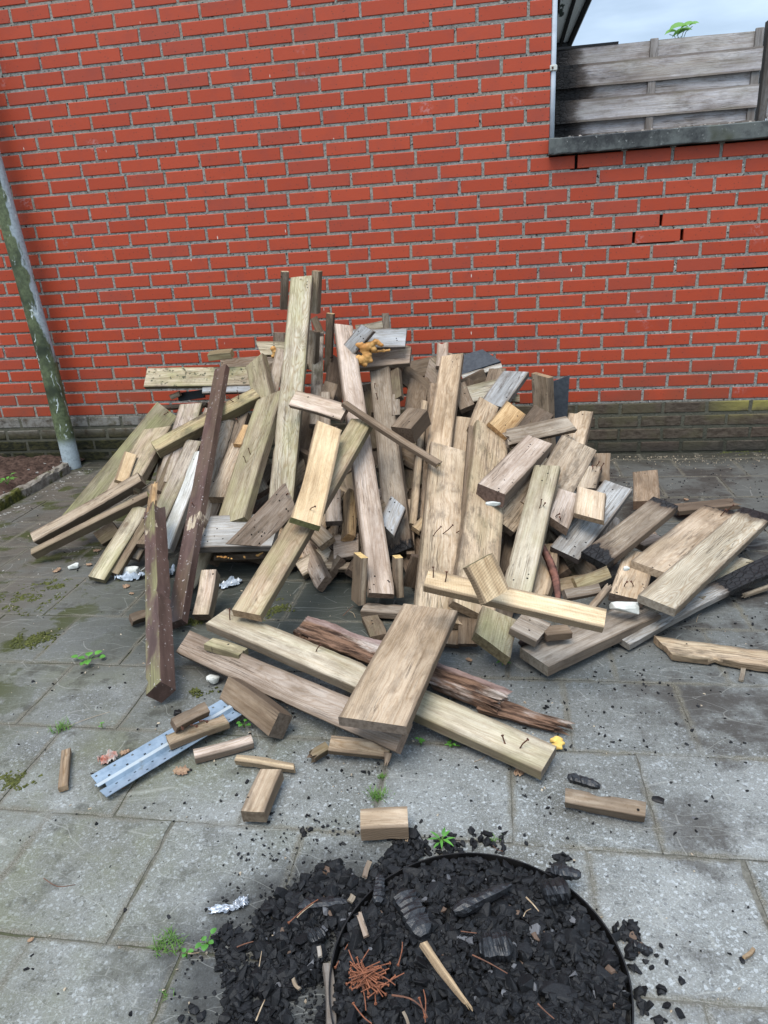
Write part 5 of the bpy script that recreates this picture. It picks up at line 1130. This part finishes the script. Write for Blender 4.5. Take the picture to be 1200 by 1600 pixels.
# ------------------------------------------------------------------ zinc strip with punched holes
def zinc_mat():
    t = NT('galvanised_zinc'); C = t.coord('Object'); n = t.noise(C, 30, 4); n2 = t.voro(C, 160, out='Color')
    c = t.mix(t.ramp(n, .35, .65), (.17, .23, .29), (.24, .31, .38)); c = t.mix(t.math('MULTIPLY', t.sep(n2)[0], .3), c, (.32, .39, .46)); c = t.mix(t.ramp(t.math('ABSOLUTE', t.sep(C)[1]), .0062, .0052), c, (.42, .48, .50)); c = t.mix(t.ramp(t.noise(C, 14, 5), .66, .76), c, (.15, .15, .13))  # highlight along the centre ridge is painted into the zinc colour
    return t.done(c, t.math('MULTIPLY_ADD', n, .3, .3), t.bump(n, .1, .001), .5, .35)
a_, b_ = at_z(153, 1233, .012), at_z(362, 1108, .028); ax_ = Vector(b_ - a_); Lz = ax_.length; ax_.normalize(); sd_ = Vector((0, 0, 1)).cross(ax_).normalized(); up_ = ax_.cross(sd_)
WZ = .098; prof = [(-WZ / 2, .006), (-.010, .000), (-.006, .009), (.006, .009), (.010, .000), (WZ / 2, .006)]
holes_u = []; per = .046
bm = bmesh.new(); n_u = int(Lz / (per / 8)); sheet_v = {}
xs_ = [Lz * i / n_u for i in range(n_u + 1)]
ycuts = [-WZ / 2, -.041, -.036, -.0225, -.0175, -.010, -.006, .006, .010, .0175, .0225, .036, .041, WZ / 2]
def zprof(y): 
    for (ya, za), (yb, zb) in zip(prof[:-1], prof[1:]):
        if ya <= y <= yb + 1e-9: return za + (zb - za) * (y - ya) / (yb - ya)
    return 0
grid = [[bm.verts.new((x, y + (0), zprof(y))) for y in ycuts] for x in xs_]
for i in range(n_u):
    for j in range(len(ycuts) - 1):
        hole = (j in (1, 11) and i % 8 == 2) or (j in (3, 9) and i % 8 == 6)
        if hole: continue
        if (i < 3 and j == 5) or (i < 1 and j > 8): continue
        bm.faces.new((grid[i][j], grid[i][j + 1], grid[i + 1][j + 1], grid[i + 1][j]))
me = bpy.data.meshes.new('perforated_zinc_strip'); bm.to_mesh(me); bm.free()
zo = new_obj('perforated_zinc_strip', me, None, zinc_mat()); M = Matrix.Identity(4)
for i in range(3): M[i][0], M[i][1], M[i][2], M[i][3] = ax_[i], sd_[i], up_[i], a_[i]
zo.matrix_basis = M; sm = zo.modifiers.new('thickness', 'SOLIDIFY'); sm.thickness = .0015
tag(zo, 'long perforated zinc metal strip with a centre ridge on the slabs at the lower left', 'metal strip')

# ------------------------------------------------------------------ fire ring, charcoal
RC = Vector(((at_z(525, 1500, .04)[0] + at_z(972, 1500, .04)[0]) / 2, 0, 0)); tp = at_z(738, 1330, .04)
RR = .242; RC.y = tp[1] - RR
mb = MB(); N = 120; vs = []; fs = []
for i in range(N):
    a = 2 * math.pi * i / N; rr_ = RR + .0018 * mnoise.noise(Vector((math.cos(a) * 2, math.sin(a) * 2, 0)))
    for (dr_, zz_) in ((.0014, 0.0), (.0014, .034), (-.0012, .034), (-.0012, 0.0)):
        vs.append((RC.x + (rr_ + dr_) * math.cos(a), RC.y + (rr_ + dr_) * math.sin(a), zz_ + .002))
for i in range(N):
    for j in range(4): fs.append((i * 4 + j, ((i + 1) % N) * 4 + j, ((i + 1) % N) * 4 + (j + 1) % 4, i * 4 + (j + 1) % 4))
tag(new_obj('fire_ring', mesh_from('fire_ring', vs, fs, False), None, M_STEEL), 'thin black steel ring of the fire pit full of charcoal', 'fire ring')

def coal_mat():
    t = NT('charcoal'); P = t.pos(); r = t.island(); n = t.noise(P, 60, 5, .65); crk = t.voro(t.vmath('MULTIPLY', P, (1, 1, .4)), 130, feature='DISTANCE_TO_EDGE')
    c = t.mix(r, (.002, .002, .0024), (.0075, .008, .0095)); c = t.mix(t.math('MULTIPLY', t.ramp(n, .60, .74), .35), c, (.045, .050, .058))
    c = t.mix(t.math('GREATER_THAN', t.math('FRACT', t.math('MULTIPLY', r, 13.7)), .985), c, (.10, .10, .105))
    c = t.mix(t.math('GREATER_THAN', t.math('FRACT', t.math('MULTIPLY', r, 29.1)), .993), c, (.10, .065, .045))
    return t.done(c, t.math('MULTIPLY_ADD', n, .6, .34), t.bump(t.math('ADD', t.noise(P, 170, 4), t.math('MULTIPLY', t.ramp(crk, 0, .1), .15)), .7, .0014), .30)
M_COAL = coal_mat(); rc = random.Random(31)
variants = []
for k in range(34):
    bm = bmesh.new(); el = rc.uniform(.8, 1.9); fl = rc.uniform(.55, .95); boxy = rc.uniform(.35, 1.0)
    for q_ in range(rc.choice([10, 13, 18])):
        v = Vector((rc.gauss(0, 1), rc.gauss(0, 1), rc.gauss(0, 1))).normalized(); v *= (1 / max(abs(v.x), abs(v.y), abs(v.z))) ** boxy * rc.uniform(.86, 1.0)
        bm.verts.new((v.x * el * .5, v.y * .5, v.z * fl * .5))
    bmesh.ops.convex_hull(bm, input=bm.verts[:]); bmesh.ops.delete(bm, geom=[v for v in bm.verts if not v.link_faces], context='VERTS')
    bmesh.ops.bevel(bm, geom=bm.edges[:], offset=.02, segments=1, affect='EDGES')
    bm.verts.index_update(); variants.append((np.array([v.co[:] for v in bm.verts]), [[v.index for v in f.verts] for f in bm.faces])); bm.free()
def scatter(name, pts, mat):
    V = []; F_ = []; b = 0
    for (x, y, zz_, s) in pts:
        vv, ff = variants[rc.randrange(len(variants))]
        e = Matrix.Rotation(rc.uniform(0, 6.28), 3, 'Z') @ Matrix.Rotation(rc.gauss(0, .45), 3, 'X') @ Matrix.Rotation(rc.gauss(0, .45), 3, 'Y')
        w_ = vv @ np.array(e).T * s + np.array((x, y, zz_)); V.append(w_); F_ += [[i + b for i in f] for f in ff]; b += len(vv)
    return new_obj(name, mesh_from(name, np.concatenate(V), F_), None, mat)
M_CHAR = simple('cracked_charcoal', (.004, .004, .005), (.016, .017, .019), 70, .4, 1.0, .003, spec=.5)
pts = []
def csize(): return min(.032, .0085 + rc.expovariate(1 / .0058))
while len(pts) < 4300:
    a = rc.uniform(0, 6.283); r_ = math.sqrt(rc.random()) * (RR - .008); s = csize(); mound = .034 + .009 * (1 - (r_ / RR) ** 2)
    if r_ + s * .5 > RR - .002: continue
    x, y = RC.x + r_ * math.cos(a), RC.y + r_ * math.sin(a)
    mound += .010 * mnoise.noise(Vector((x * 14, y * 14, 2)))
    pts.append((x, y, mound - s * .15 - rc.random() * .008, s))
tag(scatter('charcoal_bed', pts, M_COAL), 'black broken charcoal filling the steel fire ring', 'charcoal', None, 'stuff')
bed = MB(); N = 40; vs = [(RC.x, RC.y, .022)] + [(RC.x + (RR - .003) * math.cos(2 * math.pi * i / N), RC.y + (RR - .003) * math.sin(2 * math.pi * i / N), .014) for i in range(N)]
bed.add(vs, [(0, i + 1, (i + 1) % N + 1) for i in range(N)])
tag(bed.build('ash_bed', simple('black_ash', (.012, .012, .012), (.03, .03, .03), 80, .95, .8, .004)), 'fine black ash under the charcoal in the fire ring', 'ash', None, 'stuff')
# charcoal spilled outside, densest to the lower left
def g2(px, py): q_ = at_z(px, py, 0); return (q_[0], q_[1])
poly = [g2(*q_) for q_ in ((352, 1600), (345, 1520), (332, 1470), (350, 1440), (400, 1425), (432, 1398), (448, 1372), (480, 1362), (520, 1352), (545, 1372), (575, 1385), (600, 1340), (640, 1310), (668, 1322), (640, 1370), (570, 1450), (540, 1520), (528, 1700), (340, 1760))]
def inside(x, y, pg):
    c = False
    for i in range(len(pg)):
        (x1, y1), (x2, y2) = pg[i], pg[i - 1]
        if (y1 > y) != (y2 > y) and x < (x2 - x1) * (y - y1) / (y2 - y1) + x1: c = not c
    return c
pts = []; xa, ya = zip(*poly)
tries = 0
while len(pts) < 2700 and tries < 90000:
    tries += 1; x, y = rc.uniform(min(xa), max(xa)), rc.uniform(min(ya), max(ya))
    if not inside(x, y, poly) or math.hypot(x - RC.x, y - RC.y) < RR + .006: continue
    d = math.hypot(x - RC.x, y - RC.y) - RR; dens = 1.0 if d < .12 else .72
    if mnoise.noise(Vector((x * 12, y * 12, 5))) < -.32 + (.15 if d > .1 else 0) or rc.random() > dens: continue
    s = csize() * .85; pts.append((x, y, s * .22 + rc.random() * .018 * max(0, 1 - d / .2), s))
for k in range(5200):
    x, y = rc.uniform(min(xa) - .04, max(xa) + .02), rc.uniform(min(ya), max(ya) + .05)
    if math.hypot(x - RC.x, y - RC.y) < RR + .004 or (not inside(x, y, poly) and rc.random() < .86): continue
    s = rc.choice([.0025, .0035, .005, .0065]); pts.append((x, y, s * .3 + rc.random() * .003, s))
for (x0, y0, n_, sp) in ((*g2(640, 1318), 60, .018), (*g2(700, 1325), 40, .02), (*g2(760, 1318), 26, .025), (*g2(982, 1462), 34, .014), (*g2(1000, 1490), 20, .02), (*g2(1030, 1548), 3, .006), (*g2(1060, 1535), 2, .004), (*g2(478, 1300), 6, .006), (*g2(875, 1345), 16, .012),
                         (*g2(985, 1560), 14, .02), (*g2(1000, 1590), 20, .03), (*g2(290, 1590), 8, .02), (*g2(870, 1370), 12, .012)):
    for k in range(n_):
        x, y = rc.gauss(x0, sp), rc.gauss(y0, sp * .8)
        if math.hypot(x - RC.x, y - RC.y) < RR + .006: continue
        s = rc.uniform(.006, .018); pts.append((x, y, s * .25, s))
tag(scatter('spilled_charcoal', pts, M_COAL), 'charcoal spilled on the slabs around the fire ring', 'charcoal', None, 'stuff')
# black crumbs and grit all over the patio
pts = []
for k in range(2600):
    u = rc.random()
    if u < .35: x, y = rc.gauss(.95, .35), rc.gauss(-2.0, .45)
    elif u < .6: x, y = rc.gauss(.1, .5), rc.gauss(-2.5, .35)
    elif u < .8: x, y = rc.gauss(1.3, .4), rc.gauss(-.5, .35)
    else: x, y = rc.uniform(-2, 2), rc.uniform(-3.3, -.1)
    if math.hypot(x - RC.x, y - RC.y) < RR + .01 or y > -.03 or x < -2.0: continue
    s = rc.choice([.0025, .003, .004, .005, .008]); pts.append((x, y, s * .3, s))
tag(scatter('grit', pts, M_COAL), 'black crumbs and grit strewn over the slabs', 'grit', None, 'stuff')
pts = []
for k in range(900):
    x, y = rc.uniform(-1.9, 1.9), rc.uniform(-3.2, -.1)
    if math.hypot(x - RC.x, y - RC.y) < RR + .01: continue
    s = rc.choice([.0025, .003, .004, .006]); pts.append((x, y, s * .3, s))
for k in range(500):
    s = rc.choice([.003, .004, .006]); pts.append((rc.gauss(1.3, .5), -.05 - abs(rc.gauss(0, .08)), s * .3, s))
tag(scatter('wood_crumbs', pts, simple('wood_crumbs', (.45, .38, .28), (.22, .17, .12), 50)), 'pale wood crumbs and grit strewn over the slabs', 'grit', None, 'stuff')

# larger charred pieces one can tell apart
def coal_piece(px, py, L, w, h, ang, label, seed, zt=.03, tip=.5, nseg=16):
    """a charred branch: squared bar of cracked charcoal with cross fissures"""
    rr = random.Random(seed); c = at_z(px, py, zt + h * .5); vs = []; fs = []; n = 10
    for i in range(nseg + 1):
        u = i / nseg; x = (u - .5) * L; k = min(1, .45 + 4 * min(u, 1 - u)) * (1 - (1 - tip) * u); crack = 1 + .10 * rr.uniform(-1, 1)
        for j in range(n):
            a = 2 * math.pi * j / n; q_ = 1 / max(abs(math.cos(a)), abs(math.sin(a))) ** .6; e = 1 + .12 * rr.uniform(-1, 1)
            vs.append((x + rr.uniform(-.1, .1) * L / nseg, math.cos(a) * w / 2 * k * q_ * e * crack, math.sin(a) * h / 2 * k * q_ * e * crack))
    for i in range(nseg):
        for j in range(n): fs.append((i * n + j, (i + 1) * n + j, (i + 1) * n + (j + 1) % n, i * n + (j + 1) % n))
    fs += [tuple(range(n)), tuple(range(nseg * n, nseg * n + n))[::-1]]
    o = new_obj('charred_branch', mesh_from('charred_branch', vs, fs), None, M_CHAR); o.location = (c[0], c[1], zt + h * .4); o.rotation_euler = (rr.uniform(-.3, .3), rr.uniform(-.08, .08), math.radians(ang)); return tag(o, label, 'charcoal')
coal_piece(754, 1402, .12, .030, .026, 33, 'long charred branch with an ashy split tip in the middle of the ring', 1, .042)
coal_piece(775, 1478, .055, .044, .035, 8, 'broad block of cracked charcoal right of the ring centre', 2, .040, .95)
coal_piece(645, 1425, .10, .045, .028, -60, 'greyish cracked charcoal log above the pale splinter', 3, .038, .9)
coal_piece(868, 1390, .05, .05, .03, 10, 'large charcoal chunk near the right rim of the ring', 4, .036, .9)
coal_piece(884, 1362, .055, .03, .02, -8, 'charcoal chip overlapping the upper right rim of the ring', 5, .040, .6)
coal_piece(592, 1388, .062, .022, .02, 95, 'charred stick leaning across the upper left rim', 6, .035, .8)
coal_piece(505, 1412, .09, .028, .022, 12, 'charred flat stick in the spilled charcoal left of the ring', 7, .010, .7)
coal_piece(1003, 1480, .036, .016, .014, -15, 'charcoal stick outside the right rim of the ring', 8, .002, .6)
coal_piece(912, 1220, .072, .020, .018, -17, 'black charcoal stick lying beside the grey split block', 9, .002, .9)
coal_piece(495, 1462, .032, .026, .024, 40, 'pale grey charcoal lump left of the ring', 10, .012, .9)

# splinters, twigs, chips on the charcoal
P('s01', 'wood_splinter', 'long pale splinter of wood lying on the charcoal', 662, 1472, 738, 1577, 13, 4, .007, z(.066), z(.060), 'F', jag2=.03, taper=.35, rough=2, cat='splinter', group=None)
P('s02', 'wood_splinter', 'tiny pale splinter among the coals at the lower centre of the ring', 630, 1580, 638, 1600, 5, 0, .003, z(.055), z(.055), 'W', cat='splinter', group=None)
P('s03', 'wood_splinter', 'small pinkish splinter at the left rim of the ring', 560, 1425, 572, 1462, 9, 0, .005, z(.052), z(.050), 'K', jag1=.01, cat='splinter', group=None)
P('s04', 'wood_splinter', 'grey ash-covered stick at the lower left rim of the ring', 512, 1505, 519, 1600, 14, 3, .012, z(.03), z(.03), 'U', cat='splinter', group=None)
P('s05', 'wood_splinter', 'short white chip in the spilled charcoal', 498, 1478, 500, 1494, 7, 0, .004, z(.03), z(.03), 'X', cat='splinter', group=None)
P('s06', 'wood_splinter', 'slanting tan chip at the bottom of the spilled charcoal', 458, 1528, 468, 1544, 6, 0, .004, z(.03), z(.03), 'W', cat='splinter', group=None)
P('s07', 'wood_splinter', 'pinkish peeled strip at the top left of the ring', 570, 1370, 578, 1345, 8, 0, .004, z(.03), z(.02), 'K', jag1=.01, cat='splinter', group=None)
P('s08', 'wood_splinter', 'pale chip beside the charred log at the top left of the ring', 547, 1408, 552, 1398, 9, 0, .004, z(.035), z(.035), 'W', cat='splinter', group=None)
def twig(pts, zt, r, label, mat, name='twig', cat='twig'):
    q_ = spline([tuple(Vector(at_z(a, b, zt + random.uniform(0, .004)))) for a, b in pts], 3); mb = MB(); mb.tube(q_, r, 6, r * .6); return tag(mb.build(name, mat, smooth=True), label, cat)
M_TWIG = simple('pale_twig', (.42, .33, .22), (.25, .17, .10), 60, .8, .4); M_DTWIG = simple('brown_twig', (.16, .07, .04), (.09, .045, .03), 60, .8, .4)
for (pp, zt, r, lab, mt) in (
        (((738, 1492), (765, 1505), (793, 1521)), .062, .0013, 'brown twig on the charcoal right of the pale splinter', M_DTWIG),
        (((822, 1402), (832, 1412), (842, 1424)), .062, .0016, 'pale forked twig on the charcoal at the upper right', M_TWIG),
        (((818, 1432), (822, 1424), (830, 1420)), .062, .0009, 'little curled straw beside the pale forked twig', M_TWIG),
        (((720, 1455), (735, 1457), (745, 1458)), .060, .0010, 'short brown twig at the centre of the ring', M_DTWIG),
        (((612, 1555), (640, 1560), (660, 1575), (668, 1590)), .060, .0016, 'bent brown twig near the bottom of the ring', M_DTWIG),
        (((840, 1568), (852, 1580), (866, 1592)), .060, .0014, 'reddish twig at the lower right of the ring', M_DTWIG),
        (((400, 1595), (408, 1575), (414, 1562)), .02, .0014, 'pale twig in the spilled charcoal at the lower left', M_TWIG),
        (((464, 1434), (474, 1424), (490, 1412)), .03, .0010, 'thin grey straw on the spilled charcoal', M_TWIG),
        (((370, 1480), (382, 1475), (396, 1471)), .02, .0013, 'thin brown twig on the left edge of the spilled charcoal', M_DTWIG),
        (((405, 1510), (407, 1498), (409, 1486)), .02, .0009, 'short straw standing in the spilled charcoal', M_TWIG),
        (((290, 1489), (300, 1490), (312, 1488)), .004, .0014, 'dry twig next to the small clover by the charcoal', M_TWIG),
        (((68, 1372), (90, 1385), (118, 1382)), .002, .0008, 'thin dark twig curled on the slab at the lower left', M_DTWIG),
        (((177, 1234), (190, 1232), (198, 1230)), .004, .0012, 'brown twig poking out under the zinc strip', M_DTWIG),
        (((100, 1137), (140, 1122), (172, 1112)), .004, .0007, 'long yellow straw beside the grass tuft on the left slabs', M_TWIG),
        (((536, 962), (545, 953), (553, 946)), .01, .0012, 'reddish straw on the slab below the straight plank foot', M_DTWIG),
        (((555, 965), (552, 958), (546, 955)), .008, .0009, 'yellow straw on the slab below the straight plank foot', M_TWIG),
        (((741, 1190), (752, 1186), (760, 1180)), .003, .0007, 'short straw by the weeds in front of the long pale plank', M_TWIG),
        (((1088, 972), (1091, 962), (1096, 958)), .004, .0008, 'tiny straw on the slab above the rough-edged board', M_TWIG),
        (((770, 1321), (778, 1328), (786, 1330)), .004, .0007, 'hair-thin dark twig on the slab above the ring', M_DTWIG)):
    twig(pp, zt, r, lab, mt)
# the heap of pulled nails: 48 nails, one object each
rn = random.Random(8)
def nail_mesh(L, bend, r=.0011):
    mb = MB(); pts = [Vector((0, 0, 0)), Vector((L * .35, bend * .4 * L, 0)), Vector((L * .7, bend * L, .0)), Vector((L, bend * 2.0 * L, 0))]
    q_ = spline([tuple(p) for p in pts], 3); mb.tube(q_, r, 6, r * .8); mb.tube([(-.0007, 0, 0), (.0007, 0, 0)], r * 2.3, 8)
    return mesh_from('rusty_nail', mb.v, mb.f, False)
meshes = [nail_mesh(rn.uniform(.034, .066), rn.uniform(-.16, .16)) for _ in range(8)]
for me in meshes: me.materials.append(M_NAILRED)
nc = at_z(573, 1528, .055); first = None
for i in range(48):
    src = bpy.data.objects.new('rusty_nail', meshes[i % 8]); COL.objects.link(src)
    rad = abs(rn.gauss(0, .014)); a = rn.uniform(0, 6.28); d = rn.uniform(0, 6.28)
    cx, cy = nc[0] + rad * math.cos(a), nc[1] + rad * math.sin(a) * .9
    src.rotation_euler = (rn.uniform(-.2, .2), rn.uniform(-.35, .25), d)
    ln = .025; src.location = (cx - math.cos(d) * ln, cy - math.sin(d) * ln, .050 + .016 * rn.random() * (1 - min(1, rad / .03)))
    tag(src, 'rusty nail lying in the heap of nails on the charcoal', 'nail', 'rusty nails heaped on the charcoal')
for (a, b, ang, lab) in ((552, 1568, -55, 'single rusty nail left of the nail heap'), (655, 1560, -60, 'single rusty nail right of the nail heap'), (622, 1508, 75, 'bent rusty nail at the right of the nail heap'), (524, 1512, 75, 'rusty nail lying along the left rim'), (634, 1402, -20, 'rust-orange bolt head high in the charcoal ring'), (451, 1442, 62, 'rusty nail in the spilled charcoal left of the ring'), (664, 1590, 82, 'rusty nail at the very bottom of the ring')):
    q_ = at_z(a, b, .056 if a > 530 else .03); o = bpy.data.objects.new('rusty_nail', meshes[a % 8]); COL.objects.link(o); o.location = q_; o.rotation_euler = (0, 0, math.radians(ang)); tag(o, lab, 'nail')

# ------------------------------------------------------------------ weeds and grass
def leaf_mesh(mb, base, d, L, w, lift=.4, fold=.15, rnd=False):
    d = Vector(d).normalized(); up = Vector((0, 0, 1)); s_ = d.cross(up).normalized(); n = 6; b0_ = len(mb.v); vs = []; fs = []
    for i in range(n + 1):
        u = i / n; ww = w * (math.sin(math.pi * min(1, u ** (.75 if rnd else .6))) ** (.6 if rnd else .9) + .02) / 2; p = Vector(base) + d * L * u + up * (lift * L * u - lift * L * .9 * u * u)
        vs += [p - s_ * ww + up * fold * ww, p, p + s_ * ww + up * fold * ww]
    for i in range(n):
        fs += [(i * 3, i * 3 + 1, i * 3 + 4, i * 3 + 3), (i * 3 + 1, i * 3 + 2, i * 3 + 5, i * 3 + 4)]
    mb.add(vs, fs)
def weed(px, py, zt, leaves, label, name='weed', cat='weed', seed=1, spread=.03, L=.03, w=.02, rnd=True, stem=True, h=.012):
    rr = random.Random(seed); c = Vector(at_z(px, py, zt)); mb, st = MB(), MB()
    for k in range(leaves):
        a = 6.283 * k / leaves + rr.uniform(-.4, .4); r_ = spread * rr.uniform(.25, 1); tip = c + Vector((math.cos(a) * r_, math.sin(a) * r_, h * rr.uniform(.6, 1.6)))
        if stem: st.tube([c, (c + tip) / 2 + Vector((0, 0, .004)), tip], .0009, 5)
        leaf_mesh(mb, tip, (math.cos(a), math.sin(a), 0), L * rr.uniform(.7, 1.15), w * rr.uniform(.75, 1.1), .35, .15, rnd)
    root = empty(name, c); 
    for nm, q_, mt in (('leaves', mb, M_LEAF), ('stems', st, M_GRASS)):
        if q_.v:
            o = q_.build(nm, mt, root); o.matrix_parent_inverse = Matrix.Translation(c).inverted()
    return tag(root, label, cat)
weed(138, 1034, .004, 7, 'green weed with round leaves in a joint of the left slabs', seed=2, spread=.035, L=.026, w=.022)
weed(382, 1137, .004, 4, 'tiny clover between the zinc strip and the brown block', seed=3, spread=.012, L=.013, w=.012)
weed(325, 1478, .004, 5, 'small clover by the spilled charcoal', seed=4, spread=.012, L=.013, w=.012)
weed(292, 1497, .003, 3, 'tiny yellow-green sprout below the small clover', seed=5, spread=.006, L=.009, w=.008)
weed(690, 1320, .006, 8, 'bright green seedling at the top rim of the fire ring', seed=6, spread=.010, L=.026, w=.007, rnd=False)
weed(658, 1165, .004, 6, 'small seedling in the joint in front of the long pale plank', seed=7, spread=.008, L=.012, w=.008, rnd=False)
weed(705, 1168, .004, 7, 'dark little weed right of the seedling in front of the long pale plank', seed=8, spread=.012, L=.012, w=.007, rnd=False)
weed(785, 1040, .010, 3, 'single green leaf under the mossy block', seed=9, spread=.006, L=.022, w=.010, rnd=False)
weed(12, 757, .05, 10, 'bushy green weed on the brown soil in the left corner', seed=10, spread=.03, L=.045, w=.016, rnd=False, h=.03)
weed(160, 1138, .003, 3, 'tiny green sprout on the left slab', seed=11, spread=.004, L=.007, w=.006)
def tuft(px, py, n, L, sp, label, seed):
    rr = random.Random(seed); c = Vector(at_z(px, py, 0)); mb = MB()
    for k in range(n):
        b = c + Vector((rr.gauss(0, sp), rr.gauss(0, sp * .8), 0)); a = rr.uniform(0, 6.28); l_ = L * rr.uniform(.4, 1.2); lean = rr.uniform(.3, 1.2)
        d = Vector((math.cos(a) * lean, math.sin(a) * lean, 1)).normalized(); s_ = d.cross(Vector((0, 0, 1))).normalized() * .0009
        p1 = b + d * l_ * .55; p2 = p1 + (d + Vector((math.cos(a), math.sin(a), -.6)) * .6).normalized() * l_ * .5
        mb.add([b - s_, b + s_, p1 + s_ * .8, p1 - s_ * .8, p2], [(0, 1, 2, 3), (3, 2, 4)])
    return tag(mb.build('grass_tuft', M_GRASS), label, 'grass')
tuft(95, 1140, 60, .035, .012, 'grass tuft in the joint of the left slabs', 1)
tuft(592, 1246, 90, .022, .011, 'grass tuft above the lone tan block', 2); tuft(598, 1215, 40, .012, .006, 'sparse grass along the joint above the other tuft', 9)
tuft(262, 1476, 110, .022, .013, 'wide flat grass tuft at the left of the spilled charcoal', 3)
tuft(387, 1383 - 220, 20, .012, .006, 'few grass blades by the tiny clover', 4)
tuft(258, 1555, 18, .012, .008, 'few blades in the joint at the bottom left', 5)
tuft(770, 1313, 40, .012, .005, 'mossy blades in the joint above the ring', 6)
M_MOSS = simple('dark_green_moss', (.045, .052, .014), (.10, .105, .025), 150, .95, 1.0, .006)
def moss(px, py, rx, ry, label, seed):
    c = at_z(px, py, 0); rr = random.Random(seed); q_ = []
    for k in range(int(9000 * (rx + ry) ** 1.3 * .8)):
        x, y = rr.gauss(0, rx * .5), rr.gauss(0, ry * .5)
        if mnoise.noise(Vector(((c[0] + x) * 18, (c[1] + y) * 18, seed))) < -.05: continue
        s_ = rr.uniform(.003, .010); q_.append((c[0] + x, c[1] + y, s_ * .1, s_))
    return tag(scatter('moss', q_, M_MOSS), label, 'moss', None, 'stuff')
moss(35, 940, .14, .09, 'dark green moss cushion at the far left slabs', 1); moss(85, 915, .08, .045, 'thin moss streak beside the moss cushion', 2); moss(50, 1000, .08, .05, 'moss patch in the joint of the left slabs', 3)
moss(430, 950, .05, .08, 'moss patch under the diagonal plank', 4); moss(310, 1078, .035, .03, 'olive moss lump at the left end of the front planks', 5); moss(305, 972, .03, .02, 'moss clump under the short stub', 6)
moss(1150, 705, .12, .06, 'brown moss along the wall foot at the right', 7); moss(20, 1220, .05, .03, 'moss spot at the left edge', 8)
M_PALE = simple('pale_leaf', (.36, .58, .24), (.22, .42, .14), 20, .5, .2)
_n, _l = M_PALE.node_tree.nodes, M_PALE.node_tree.links; _tr = _n.new('ShaderNodeBsdfTranslucent'); _tr.inputs[0].default_value = (.30, .55, .16, 1); _mx = _n.new('ShaderNodeMixShader'); _mx.inputs[0].default_value = .5
_pb = [q_ for q_ in _n if q_.type == 'BSDF_PRINCIPLED'][0]; _oo = [q_ for q_ in _n if q_.type == 'OUTPUT_MATERIAL'][0]; _l.new(_pb.outputs[0], _mx.inputs[1]); _l.new(_tr.outputs[0], _mx.inputs[2]); _l.new(_mx.outputs[0], _oo.inputs['Surface'])
# sprig growing over the fence
c = Vector(at_y(1062, 58, .66)); mb, st = MB(), MB(); rr = random.Random(3)
for k, (a, b, s_) in enumerate(((1056, 48, .075), (1072, 45, .06), (1066, 56, .06), (1046, 54, .05), (1082, 41, .04), (1060, 58, .065))):
    q_ = Vector(at_y(a, b, .64)); leaf_mesh(mb, q_ - Vector((s_ / 2, 0, 0)), (1, -.3, .1 * (k % 3)), s_ * 1.3, s_ * .9, .5, .4, True); st.tube([c - Vector((0, 0, .06)), (c + q_) / 2, q_], .0016, 5)
root = empty('leafy_sprig', c)
for nm, q_, mt in (('leaves', mb, M_PALE), ('stems', st, M_GRASS)):
    o = q_.build(nm, mt, root); o.matrix_parent_inverse = Matrix.Translation(c).inverted()
tag(root, 'pale green sprig growing above the top of the fence', 'plant')
